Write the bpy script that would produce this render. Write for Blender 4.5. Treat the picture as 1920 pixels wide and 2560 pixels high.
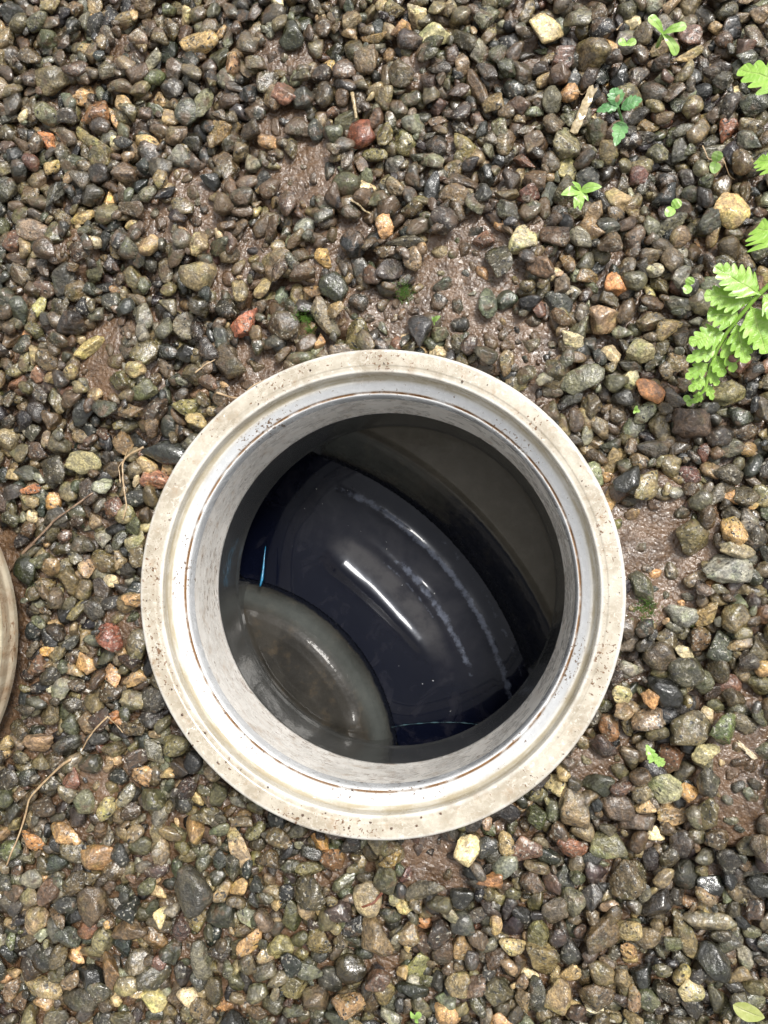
import bpy, math, random
import numpy as np

# ------------------------------------------------------------------ camera, world, sun
scn = bpy.context.scene
for o in list(bpy.data.objects):
    bpy.data.objects.remove(o)
COL = scn.collection
FPX = 1900.0
CAM = np.array([0.0489, 0.0149, 0.4024])
FW = np.array([-0.1086, 0.0656, -1.0]); FW /= np.linalg.norm(FW)
RT = np.cross(FW, [0, 1, 0]); RT /= np.linalg.norm(RT)
UP = np.cross(RT, FW)
from mathutils import Matrix, Vector
cd = bpy.data.cameras.new('camera'); cam = bpy.data.objects.new('camera', cd); COL.objects.link(cam)
cam.matrix_world = Matrix(((RT[0], UP[0], -FW[0], CAM[0]), (RT[1], UP[1], -FW[1], CAM[1]),
                           (RT[2], UP[2], -FW[2], CAM[2]), (0, 0, 0, 1)))
cd.sensor_fit = 'VERTICAL'; cd.sensor_height = 24.0
cd.lens = 12.0 / (1280.0 / FPX)
cd.clip_start = 0.01; cd.clip_end = 100
cd.dof.use_dof = True; cd.dof.focus_distance = 0.405; cd.dof.aperture_fstop = cd.lens / 1.6
scn.camera = cam

SUN_EL, SUN_AZ = math.radians(58), math.radians(50)      # azimuth counted from +X towards +Y
w = bpy.data.worlds.new('World'); scn.world = w; w.use_nodes = True
nt = w.node_tree; bg = nt.nodes['Background']
sky = nt.nodes.new('ShaderNodeTexSky'); sky.sky_type = 'NISHITA'; sky.sun_disc = False
sky.sun_elevation = SUN_EL; sky.sun_rotation = math.pi / 2 - SUN_AZ
sky.air_density = 1.0; sky.dust_density = 4.0; sky.ozone_density = 1.0
hs = nt.nodes.new('ShaderNodeHueSaturation'); hs.inputs['Saturation'].default_value = 0.08
nt.links.new(sky.outputs[0], hs.inputs['Color']); nt.links.new(hs.outputs[0], bg.inputs[0])
bg.inputs[1].default_value = 0.135
sd = bpy.data.lights.new('sun', 'SUN'); sd.energy = 2.3; sd.angle = math.radians(13); sd.color = (1.0, 0.96, 0.9)
sun = bpy.data.objects.new('sun', sd); COL.objects.link(sun)
L = Vector((math.cos(SUN_EL) * math.cos(SUN_AZ), math.cos(SUN_EL) * math.sin(SUN_AZ), math.sin(SUN_EL)))
sun.rotation_euler = L.to_track_quat('Z', 'Y').to_euler(); sun.location = (0.5, 1, 2)
scn.view_settings.view_transform = 'Standard'; scn.view_settings.look = 'None'
scn.view_settings.gamma = 1.0; scn.view_settings.use_curve_mapping = False
scn.view_settings.exposure = 0.5

rng = np.random.default_rng(11); random.seed(5)

def px(x, y, z=-0.012):
    "point of the plane at height z that the photograph shows at pixel x, y (1920 x 2560)"
    d = FW + RT * (x - 960) / FPX - UP * (y - 1280) / FPX
    return CAM + d * ((z - CAM[2]) / d[2])

def lin(c):
    c = np.array(c, float) / 255.0
    return np.where(c <= 0.04045, c / 12.92, ((c + 0.055) / 1.055) ** 2.4)

# ------------------------------------------------------------------ mesh helpers
def mesh_from(name, V, F, smooth=True):
    V = np.asarray(V, np.float32); me = bpy.data.meshes.new(name)
    F = np.asarray(F, np.int32); n, k = F.shape
    me.vertices.add(len(V)); me.vertices.foreach_set('co', V.ravel())
    me.loops.add(n * k); me.loops.foreach_set('vertex_index', F.ravel())
    me.polygons.add(n); me.polygons.foreach_set('loop_start', np.arange(n, dtype=np.int32) * k)
    me.polygons.foreach_set('loop_total', np.full(n, k, np.int32))
    me.update(calc_edges=True)
    me.polygons.foreach_set('use_smooth', np.full(n, smooth, bool))
    me.validate()
    return me

def attr(me, name, arr):
    a = me.color_attributes.new(name, 'FLOAT_COLOR', 'POINT')
    a.data.foreach_set('color', np.asarray(arr, np.float32).ravel())

def link(name, me, mat=None, parent=None, loc=(0, 0, 0), kind=None, label=None, cat=None, group=None):
    o = bpy.data.objects.new(name, me); COL.objects.link(o); o.location = loc
    if mat and me is not None and len(me.materials) == 0: me.materials.append(mat)
    if parent: o.parent = parent
    if kind: o['kind'] = kind
    if label: o['label'] = label
    if cat: o['category'] = cat
    if group: o['group'] = group
    return o

def grid_faces(nu, nv, wrap_u=False):
    F = []
    iu = np.arange(nu if wrap_u else nu - 1); iv = np.arange(nv - 1)
    A, B = np.meshgrid(iu, iv, indexing='ij'); A2 = (A + 1) % nu
    return np.stack([A * nv + B, A2 * nv + B, A2 * nv + B + 1, A * nv + B + 1], -1).reshape(-1, 4)

def lathe(profile, n=256, wob=0.0, seed=0):
    P = np.array(profile, float)
    th = np.linspace(0, 2 * np.pi, n, endpoint=False)
    r = P[:, 0][None, :] * np.ones((n, 1)); z = P[:, 1][None, :] * np.ones((n, 1))
    if wob:
        r = r + wob * (np.sin(3 * th + seed) + 0.6 * np.sin(7 * th + 2 * seed))[:, None]
    V = np.stack([r * np.cos(th)[:, None], r * np.sin(th)[:, None], z], -1).reshape(-1, 3)
    return V, grid_faces(n, len(P), True)

def rounded(pts, rad=0.0008, seg=4):
    "profile with its corners rounded"
    P = [np.array(p, float) for p in pts]; out = [P[0]]
    for i in range(1, len(P) - 1):
        a, b, c = P[i - 1], P[i], P[i + 1]
        la, lc = np.linalg.norm(a - b), np.linalg.norm(c - b)
        r = min(rad, la * 0.45, lc * 0.45); p0 = b + (a - b) / la * r; p2 = b + (c - b) / lc * r
        for k in range(seg + 1):
            t = k / seg; out.append((1 - t) ** 2 * p0 + 2 * t * (1 - t) * b + t * t * p2)
    out.append(P[-1]); return out

def tube(points, radii, nseg=8, flat=1.0):
    P = np.array(points, float); n = len(P)
    T = np.gradient(P, axis=0); T /= np.linalg.norm(T, axis=1)[:, None]
    up = np.array([0, 0, 1.0]); S = np.cross(T, up); S /= (np.linalg.norm(S, axis=1)[:, None] + 1e-9)
    U = np.cross(S, T); a = np.linspace(0, 2 * np.pi, nseg, endpoint=False)
    R = np.array(radii, float)[:, None, None]
    V = P[:, None, :] + R * (np.cos(a)[None, :, None] * S[:, None, :] + flat * np.sin(a)[None, :, None] * U[:, None, :])
    V = V.reshape(-1, 3)
    F = [[i * nseg + j, i * nseg + (j + 1) % nseg, (i + 1) * nseg + (j + 1) % nseg, (i + 1) * nseg + j]
         for i in range(n - 1) for j in range(nseg)]
    V = np.vstack([V, P[0], P[-1]]); c0, c1 = len(V) - 2, len(V) - 1
    for j in range(nseg):
        F.append([c0, (j + 1) % nseg, j, j]); F.append([c1, (n - 1) * nseg + j, (n - 1) * nseg + (j + 1) % nseg, (n - 1) * nseg + (j + 1) % nseg])
    F4 = F[:-2 * nseg]; F3 = [f[:3] for f in F[-2 * nseg:]]
    me = bpy.data.meshes.new('tube'); me.from_pydata(V.tolist(), [], F4 + F3); me.update()
    me.polygons.foreach_set('use_smooth', [True] * len(me.polygons)); return me

def resample(pts, n):
    P = np.array(pts, float); d = np.r_[0, np.cumsum(np.linalg.norm(np.diff(P, axis=0), axis=1))]
    # smooth (Catmull-like) by dense linear then blur
    t = np.linspace(0, d[-1], n); Q = np.stack([np.interp(t, d, P[:, k]) for k in range(3)], -1)
    for _ in range(max(1, n // 12)):
        Q[1:-1] = 0.25 * Q[:-2] + 0.5 * Q[1:-1] + 0.25 * Q[2:]
    return Q

_ph = rng.uniform(0, 6.28, (40, 3)); _dir = rng.normal(size=(40, 3)); _dir /= np.linalg.norm(_dir, axis=1)[:, None]
def sinnoise(P, freq, n=8, off=0):
    "cheap smooth noise in about -1..1"
    s = 0
    for i in range(n):
        k = (i + off) % 40
        s = s + np.sin((P @ _dir[k]) * freq * (0.7 + 0.6 * ((i * 0.618) % 1)) + _ph[k, 0] + 1.7 * np.sin((P @ _dir[(k + 7) % 40]) * freq * 0.6 + _ph[k, 1]))
    return s / math.sqrt(n) * 0.8

# ------------------------------------------------------------------ node helpers
class NT:
    def __init__(s, name):
        s.m = bpy.data.materials.new(name); s.m.use_nodes = True; s.t = s.m.node_tree
        s.b = s.t.nodes['Principled BSDF']; s.out = s.t.nodes['Material Output']
    def n(s, typ, **kw):
        nd = s.t.nodes.new(typ)
        for k, v in kw.items(): setattr(nd, k, v)
        return nd
    def put(s, sock, v):
        if hasattr(v, 'links') or isinstance(v, bpy.types.NodeSocket): s.t.links.new(v, sock)
        elif isinstance(v, (tuple, list, np.ndarray)):
            v = tuple(float(a) for a in v)
            sock.default_value = v if len(sock.default_value) == len(v) else (v + (1,))[:len(sock.default_value)]
        else: sock.default_value = v
    def math(s, op, a, b=0.0, c=None, clamp=False):
        nd = s.n('ShaderNodeMath', operation=op, use_clamp=clamp); s.put(nd.inputs[0], a); s.put(nd.inputs[1], b)
        if c is not None: s.put(nd.inputs[2], c)
        return nd.outputs[0]
    def vmath(s, op, a, b=(0, 0, 0)):
        nd = s.n('ShaderNodeVectorMath', operation=op); s.put(nd.inputs[0], a)
        if op == 'SCALE': s.put(nd.inputs[3], b)
        else: s.put(nd.inputs[1], b)
        return nd.outputs['Value'] if op in ('LENGTH', 'DISTANCE', 'DOT_PRODUCT') else nd.outputs[0]
    def noise(s, vec, scale, detail=3, rough=0.55, dist=0.0, col=False):
        nd = s.n('ShaderNodeTexNoise'); s.put(nd.inputs['Vector'], vec); nd.inputs['Scale'].default_value = scale
        nd.inputs['Detail'].default_value = detail; nd.inputs['Roughness'].default_value = rough
        nd.inputs['Distortion'].default_value = dist
        return nd.outputs['Color' if col else 'Fac']
    def voro(s, vec, scale, feature='F1', rnd=1.0):
        nd = s.n('ShaderNodeTexVoronoi', feature=feature); s.put(nd.inputs['Vector'], vec); nd.inputs['Scale'].default_value = scale
        nd.inputs['Randomness'].default_value = rnd
        return nd.outputs['Distance']
    def ramp(s, v, lo, hi, a=0.0, b=1.0, smooth=True):
        nd = s.n('ShaderNodeMapRange', interpolation_type='SMOOTHSTEP' if smooth else 'LINEAR')
        s.put(nd.inputs[0], v); nd.inputs[1].default_value = lo; nd.inputs[2].default_value = hi
        nd.inputs[3].default_value = a; nd.inputs[4].default_value = b
        return nd.outputs[0]
    def mix(s, f, a, b, mode='MIX'):
        nd = s.n('ShaderNodeMix', data_type='RGBA', blend_type=mode); s.put(nd.inputs[0], f)
        s.put(nd.inputs[6], a); s.put(nd.inputs[7], b); return nd.outputs[2]
    def bump(s, h, dist, strength=1.0, normal=None):
        nd = s.n('ShaderNodeBump'); nd.inputs['Strength'].default_value = strength; nd.inputs['Distance'].default_value = dist
        s.put(nd.inputs['Height'], h)
        if normal is not None: s.put(nd.inputs['Normal'], normal)
        return nd.outputs[0]
    def attr(s, name):
        return s.n('ShaderNodeAttribute', attribute_name=name)
    def obj(s):
        return s.n('ShaderNodeTexCoord').outputs['Object']
    def sep(s, v):
        nd = s.n('ShaderNodeSeparateXYZ'); s.put(nd.inputs[0], v); return nd.outputs
    def set(s, **kw):
        for k, v in kw.items(): s.put(s.b.inputs[k.replace('_', ' ')], v)

# --- wet stone
def mat_stone():
    s = NT('wet_stone'); A = s.attr('col'); Pm = s.attr('prm')
    pr = s.n('ShaderNodeSeparateColor'); s.put(pr.inputs[0], Pm.outputs['Color'])
    seed, mud, rough = pr.outputs[0], pr.outputs[1], pr.outputs[2]; grit = Pm.outputs['Alpha']
    speck = A.outputs['Alpha']
    cmb = s.n('ShaderNodeCombineXYZ'); s.put(cmb.inputs[0], s.math('MULTIPLY', seed, 7.3)); s.put(cmb.inputs[1], s.math('MULTIPLY', seed, 3.1)); s.put(cmb.inputs[2], s.math('MULTIPLY', seed, 5.7))
    v = s.vmath('ADD', s.obj(), cmb.outputs[0])
    n1 = s.noise(v, 170, 4, 0.6, 0.6); n2 = s.noise(v, 700, 4, 0.65); n3 = s.noise(v, 90, 2, 0.5)
    c = A.outputs['Color']
    c = s.mix(s.ramp(n1, 0.35, 0.68), s.mix(1.0, c, (0.55, 0.55, 0.58, 1), 'MULTIPLY'), s.mix(1.0, c, (1.3, 1.25, 1.15, 1), 'MULTIPLY'))
    c = s.mix(s.ramp(n3, 0.5, 0.72, 0, 0.55), c, s.mix(1.0, c, (0.75, 0.95, 0.62, 1), 'MULTIPLY'))
    # grains
    g = s.ramp(n2, 0.34, 0.7, 0.62, 1.35)
    cg = s.n('ShaderNodeCombineColor')
    for k in range(3): s.put(cg.inputs[k], g)
    c = s.mix(1.0, c, cg.outputs[0], 'MULTIPLY')
    vs = s.noise(s.vmath('ADD', v, (3.1, 1.2, 0.4)), 520, 2, 0.5)
    c = s.mix(s.math('MULTIPLY', s.ramp(vs, 0.6, 0.68), speck), c, (0.42, 0.39, 0.32, 1))
    vd = s.noise(s.vmath('ADD', v, (9.1, 4.2, 2.4)), 430, 2, 0.5)
    c = s.mix(s.math('MULTIPLY', s.ramp(vd, 0.6, 0.67), s.math('ADD', speck, 0.25, clamp=True)), c, (0.02, 0.019, 0.017, 1))
    # mud film lying on the stone
    nm = s.noise(v, 120, 3, 0.6, 0.4)
    mf = s.ramp(s.math('ADD', nm, s.math('MULTIPLY', mud, 0.22)), 0.6, 0.76, 0, 0.75)
    c = s.mix(mf, c, s.mix(n2, (0.080, 0.047, 0.024, 1), (0.16, 0.098, 0.053, 1)))
    h = s.math('ADD', s.math('MULTIPLY', s.noise(v, 330, 3, 0.6), 1.0), s.math('MULTIPLY', s.math('MULTIPLY', n2, 0.8), grit))
    nb = s.bump(h, 0.0016, 0.85)
    hf = s.math('ADD', s.noise(v, 300, 2, 0.5), s.math('MULTIPLY', n2, s.math('ADD', 0.1, s.math('MULTIPLY', grit, 0.4))))
    nc = s.bump(hf, 0.0009, 0.7)
    r = s.math('ADD', s.math('MULTIPLY', s.noise(v, 240, 3, 0.6), 0.3), s.math('MULTIPLY', rough, 0.3))
    s.set(Base_Color=c, Roughness=r, Normal=nb, Coat_Weight=s.ramp(s.noise(v, 110, 2), 0.3, 0.6, 0.35, 1.0), Coat_Roughness=0.04, Coat_Normal=nc, Coat_IOR=1.5)
    return s.m

def mat_mud():
    s = NT('wet_mud'); v = s.obj()
    n1 = s.noise(v, 60, 4, 0.6); n2 = s.noise(v, 420, 4, 0.65, 0.8); n3 = s.noise(v, 1300, 3, 0.6)
    c = s.mix(s.ramp(n1, 0.35, 0.65), (0.068, 0.036, 0.017, 1), (0.155, 0.088, 0.046, 1))
    c = s.mix(s.ramp(n2, 0.4, 0.7, 0, 0.6), c, (0.19, 0.118, 0.066, 1))
    c = s.mix(s.ramp(n3, 0.58, 0.66, 0, 0.5), c, (0.03, 0.018, 0.012, 1))
    vo = s.voro(s.vmath('ADD', v, s.vmath('SCALE', s.noise(v, 300, 2, 0.5, col=True), 0.004)), 420, 'SMOOTH_F1')
    h = s.math('ADD', s.math('ADD', s.math('MULTIPLY', vo, 0.9), s.math('MULTIPLY', n2, 0.9)), s.math('MULTIPLY', n3, 0.25))
    h = s.math('ADD', h, s.math('MULTIPLY', s.noise(v, 150, 2), 1.4))
    s.set(Base_Color=c, Roughness=s.ramp(n1, 0.3, 0.7, 0.26, 0.10), Normal=s.bump(h, 0.0013, 0.8), Coat_Weight=1.0, Coat_Roughness=0.03,
          Coat_Normal=s.bump(s.math('ADD', s.noise(v, 260, 3, 0.6, 0.6), s.math('MULTIPLY', vo, 0.4)), 0.0017, 0.9), Coat_IOR=1.5)
    return s.m

def mat_pvc(name, base, dark, dirt=1.0, wall=False, lid=False):
    s = NT(name); v = s.obj(); X = s.sep(v)
    flat = s.n('ShaderNodeCombineXYZ'); s.put(flat.inputs[0], X[0]); s.put(flat.inputs[1], X[1])
    r = s.vmath('LENGTH', flat.outputs[0])
    n1 = s.noise(v, 45, 4, 0.6, 0.5); n2 = s.noise(v, 260, 4, 0.6); n4 = s.noise(v, 900, 3, 0.6)
    c = s.mix(s.ramp(n1, 0.35, 0.68), dark, base)
    c = s.mix(s.ramp(n2, 0.45, 0.62, 0, 0.12 if wall else 0.35), c, s.mix(1.0, base, (1.15, 1.15, 1.18, 1), 'MULTIPLY'))
    # fine scratches
    sc = s.voro(s.vmath('ADD', v, s.vmath('SCALE', s.noise(v, 60, 2, 0.5, col=True), 0.06)), 110, 'DISTANCE_TO_EDGE')
    scm = s.math('MULTIPLY', s.ramp(sc, 0.0, 0.018, 1, 0), s.ramp(s.noise(v, 30, 2), 0.5, 0.62))
    c = s.mix(s.math('MULTIPLY', scm, 0.12 if wall else 0.5), c, (0.85, 0.82, 0.75, 1))
    # specks of soil
    st = s.vmath('MULTIPLY', v, (1, 1, 4.5) if wall else (1, 1, 1))
    sp = s.noise(st, 190 if wall else 520, 4, 0.62, 0.3)
    reg = s.noise(s.vmath('ADD', v, (0.3, 0.7, 0.1)), 22, 3, 0.6)
    thr = s.ramp(reg, 0.40, 0.68, 0.67 if not wall else 0.66, 0.555 if not wall else 0.56)
    spm = s.ramp(s.math('SUBTRACT', sp, thr), 0.0, 0.035, 0, dirt)
    c = s.mix(spm, c, s.mix(n2, (0.05, 0.026, 0.012, 1), (0.24, 0.14, 0.075, 1)))
    st2 = s.noise(v, 120, 4, 0.65)
    c = s.mix(s.math('MULTIPLY', s.ramp(st2, 0.52, 0.75, 0, 0.55), dirt), c, (0.36, 0.24, 0.14, 1))
    if wall:
        c = s.mix(s.ramp(s.noise(st, 90, 4, 0.6), 0.5, 0.7, 0, 0.35), c, (0.42, 0.33, 0.25, 1))
    if not lid and not wall:
        e = s.math('MAXIMUM', s.ramp(r, 0.1275, 0.1295, 0, 1), s.ramp(r, 0.1180, 0.1198, 1, 0))
        c = s.mix(s.math('MULTIPLY', e, s.ramp(n1, 0.3, 0.6, 0.2, 0.75)), c, (0.68, 0.67, 0.63, 1))
        sc2 = s.ramp(s.noise(s.vmath('MULTIPLY', v, (1, 1, 1)), 330, 5, 0.7, 0.8), 0.56, 0.64, 0, 0.5)
        c = s.mix(s.math('MULTIPLY', sc2, s.ramp(s.noise(v, 28, 2), 0.4, 0.6)), c, (0.80, 0.77, 0.70, 1))
        # rusty line in the crevice; shade painted into the beige groove under the flat face
        d = s.math('ABSOLUTE', s.math('SUBTRACT', r, 0.1092))
        ln = s.math('MULTIPLY', s.ramp(d, 0.0003, 0.0011, 1, 0), s.ramp(s.noise(v, 70, 3, 0.6), 0.3, 0.55, 0.25, 1))
        c = s.mix(ln, c, s.mix(n4, (0.12, 0.055, 0.02, 1), (0.42, 0.25, 0.12, 1)))
        d2 = s.math('ABSOLUTE', s.math('SUBTRACT', r, 0.1160))
        sv = s.noise(s.vmath('MULTIPLY', v, (1, 1, 8)), 60, 4, 0.6)
        c = s.mix(s.math('MULTIPLY', s.ramp(d2, 0.0006, 0.0018, 1, 0), s.ramp(sv, 0.3, 0.6, 0.3, 0.85)), c, (0.36, 0.30, 0.19, 1))
        # paler, whiter plastic inside the socket
        c = s.mix(s.math('MULTIPLY', s.ramp(r, 0.1125, 0.1150, 1, 0), s.math('SUBTRACT', 1.0, s.math('MAXIMUM', ln, spm), clamp=True)), c, s.mix(n2, (0.56, 0.57, 0.58, 1), (0.76, 0.77, 0.78, 1)))
        c = s.mix(s.math('MULTIPLY', spm, s.ramp(r, 0.1125, 0.115, 0.9, 0)), c, (0.14, 0.08, 0.04, 1))
    # water lying on it as films with thick edges, and beads
    wn = s.noise(s.vmath('ADD', v, (1.3, 0.2, 0.5)), 55, 3, 0.55, 0.6)
    film = s.ramp(wn, 0.46, 0.50)
    bd = s.voro(s.vmath('ADD', v, s.vmath('SCALE', s.noise(v, 200, 2, 0.5, col=True), 0.003)), 190, 'SMOOTH_F1')
    bead = s.math('MULTIPLY', s.ramp(bd, 0.12, 0.3, 1, 0), s.ramp(s.noise(v, 26, 2), 0.48, 0.56))
    hw = s.math('ADD', film, s.math('MULTIPLY', bead, 1.2))
    hn = s.math('ADD', s.math('MULTIPLY', hw, 1.0), s.math('MULTIPLY', n2, 0.35))
    s.set(Base_Color=c, Roughness=s.math('ADD', s.ramp(n2, 0.3, 0.7, 0.3 if wall else 0.16, 0.4 if wall else 0.36), s.math('MULTIPLY', film, -0.08)), Normal=s.bump(s.math('ADD', s.math('MULTIPLY', n2, 0.7), s.math('MULTIPLY', n4, 0.25)), 0.00012 if wall else 0.0004, 0.7),
          Coat_Weight=s.math('ADD', 0.1 if wall else 0.35, s.math('MULTIPLY', film, 0.4 if wall else 0.65)), Coat_Roughness=0.05, Coat_Normal=s.bump(hn, 0.0002 if wall and not lid else 0.0007, 0.9), Coat_IOR=1.36)
    return s.m

def mat_grey(name, a, b, rough=0.18, stain=(0.05, 0.045, 0.03, 1), stamt=0.6, bmp=0.0004):
    s = NT(name); v = s.obj()
    n1 = s.noise(v, 30, 4, 0.6, 0.4); n2 = s.noise(v, 220, 4, 0.6)
    c = s.mix(s.ramp(n1, 0.35, 0.65), a, b)
    c = s.mix(s.ramp(n2, 0.55, 0.75, 0, stamt), c, stain)
    c = s.mix(s.ramp(s.noise(v, 420, 3), 0.66, 0.7, 0, 0.7), c, (0.02, 0.015, 0.01, 1))
    s.set(Base_Color=c, Roughness=s.ramp(n2, 0.3, 0.7, rough, rough + 0.15), Normal=s.bump(s.math('ADD', n1, s.math('MULTIPLY', n2, 0.4)), bmp, 0.6),
          Coat_Weight=0.8, Coat_Roughness=0.06, Coat_IOR=1.36, Coat_Normal=s.bump(s.noise(v, 70, 3), bmp * 2, 0.5))
    return s.m

def mat_channel():
    s = NT('channel_plastic'); v = s.obj(); X = s.sep(v)
    n1 = s.noise(v, 30, 4, 0.6, 0.4); n2 = s.noise(v, 240, 4, 0.6); n3 = s.noise(v, 90, 4, 0.7)
    grey = s.mix(s.ramp(n1, 0.35, 0.65), (0.017, 0.0155, 0.013, 1), (0.032, 0.029, 0.024, 1))  # floor kept darker to stand in for shade over the pit
    grey = s.mix(s.ramp(n3, 0.5, 0.72, 0, 0.6), grey, (0.06, 0.045, 0.028, 1))
    grey = s.mix(s.math('MULTIPLY', s.n('ShaderNodeAttribute', attribute_name='far').outputs['Fac'], 0.75), grey, s.mix(n3, (0.085, 0.070, 0.050, 1), (0.15, 0.14, 0.115, 1)))  # far side painted paler to offset the shade it lies in
    # ledge along the channel: bluer, paler plastic, lit end of the outer wall painted alike (attribute), below it black slime
    A = s.attr('zone'); q = s.n('ShaderNodeSeparateColor'); s.put(q.inputs[0], A.outputs['Color'])
    c = s.mix(s.math('MULTIPLY', q.outputs[0], 0.9), grey, s.mix(n3, (0.040, 0.044, 0.041, 1), (0.085, 0.093, 0.088, 1)))
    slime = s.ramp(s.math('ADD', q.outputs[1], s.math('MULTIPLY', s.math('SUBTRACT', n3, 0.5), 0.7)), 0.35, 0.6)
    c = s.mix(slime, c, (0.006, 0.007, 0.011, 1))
    s.set(Base_Color=c, Roughness=s.ramp(n2, 0.3, 0.7, 0.2, 0.38), Normal=s.bump(s.math('ADD', n3, s.math('MULTIPLY', n2, 0.4)), 0.0005, 0.6),
          Specular_IOR_Level=0.05, Coat_Weight=0.3, Coat_Roughness=0.05, Coat_IOR=1.36, Coat_Normal=s.bump(s.math('ADD', s.noise(v, 60, 3), s.math('MULTIPLY', n2, 0.15)), 0.0008, 0.4))
    return s.m

def mat_water():
    s = NT('dark_water'); v = s.obj(); n = s.noise(v, 60, 3, 0.5); n2 = s.noise(v, 500, 3, 0.6)
    A = s.attr('scum_reflection'); q = s.n('ShaderNodeSeparateColor'); s.put(q.inputs[0], A.outputs['Color'])
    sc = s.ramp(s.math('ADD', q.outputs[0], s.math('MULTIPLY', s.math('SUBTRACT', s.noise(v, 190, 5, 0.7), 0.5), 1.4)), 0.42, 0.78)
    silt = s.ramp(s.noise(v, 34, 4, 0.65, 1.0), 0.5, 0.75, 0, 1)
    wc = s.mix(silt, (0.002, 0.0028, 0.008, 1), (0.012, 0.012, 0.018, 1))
    wc = s.mix(s.math('MULTIPLY', q.outputs[1], s.ramp(s.noise(v, 70, 4, 0.6), 0.25, 0.65, 0.35, 1)), wc, (0.048, 0.047, 0.050, 1))  # broad soft reflection mixed into the water colour
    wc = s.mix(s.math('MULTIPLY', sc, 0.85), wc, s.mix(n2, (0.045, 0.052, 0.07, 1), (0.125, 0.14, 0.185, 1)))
    s.set(Base_Color=wc, Roughness=s.math('ADD', 0.2, s.math('MULTIPLY', sc, 0.3)), Specular_IOR_Level=0.10, Coat_Weight=0.6, Coat_Roughness=0.03, Coat_IOR=1.33, Specular_Tint=(0.8, 0.87, 1, 1),
          Normal=s.bump(s.math('ADD', n, s.math('MULTIPLY', n2, 0.10)), 0.0008, 0.5))
    return s.m

def mat_leaf(name, a, b, pale):
    s = NT(name); v = s.obj(); n1 = s.noise(v, 160, 3, 0.6); n2 = s.noise(v, 600, 3, 0.6)
    A = s.attr('vein'); q = s.n('ShaderNodeSeparateColor'); s.put(q.inputs[0], A.outputs['Color'])
    c = s.mix(s.ramp(n1, 0.35, 0.65), a, b); c = s.mix(s.ramp(n2, 0.62, 0.72, 0, 0.5), c, pale)
    c = s.mix(s.math('MULTIPLY', q.outputs[0], 0.5), c, pale)
    rn = s.n('ShaderNodeObjectInfo').outputs['Random']; c = s.mix(s.math('MULTIPLY', rn, 0.45), c, s.mix(1.0, c, (0.72, 0.74, 0.6, 1), 'MULTIPLY'))
    c = s.mix(s.ramp(s.noise(v, 230, 4, 0.7), 0.66, 0.74, 0, 0.7), c, (0.30, 0.22, 0.08, 1))
    s.set(Base_Color=c, Roughness=0.38, Subsurface_Weight=0.0, Normal=s.bump(s.math('ADD', n2, s.math('MULTIPLY', q.outputs[0], 2)), 0.0003, 0.6), Coat_Weight=0.25, Coat_Roughness=0.15)
    tr = s.n('ShaderNodeBsdfTranslucent'); s.put(tr.inputs[0], c); mx = s.n('ShaderNodeMixShader'); mx.inputs[0].default_value = 0.08
    s.t.links.new(s.b.outputs[0], mx.inputs[1]); s.t.links.new(tr.outputs[0], mx.inputs[2]); s.t.links.new(mx.outputs[0], s.out.inputs[0])
    return s.m

def mat_dry(name, a, b, scale=300):
    s = NT(name); v = s.obj(); n1 = s.noise(v, scale, 4, 0.6); n2 = s.noise(v, 90, 2)
    s.set(Base_Color=s.mix(s.ramp(n1, 0.35, 0.65), a, b), Roughness=s.ramp(n2, 0.3, 0.7, 0.25, 0.6), Normal=s.bump(n1, 0.0005, 0.7), Coat_Weight=0.4, Coat_Roughness=0.1)
    return s.m

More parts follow.
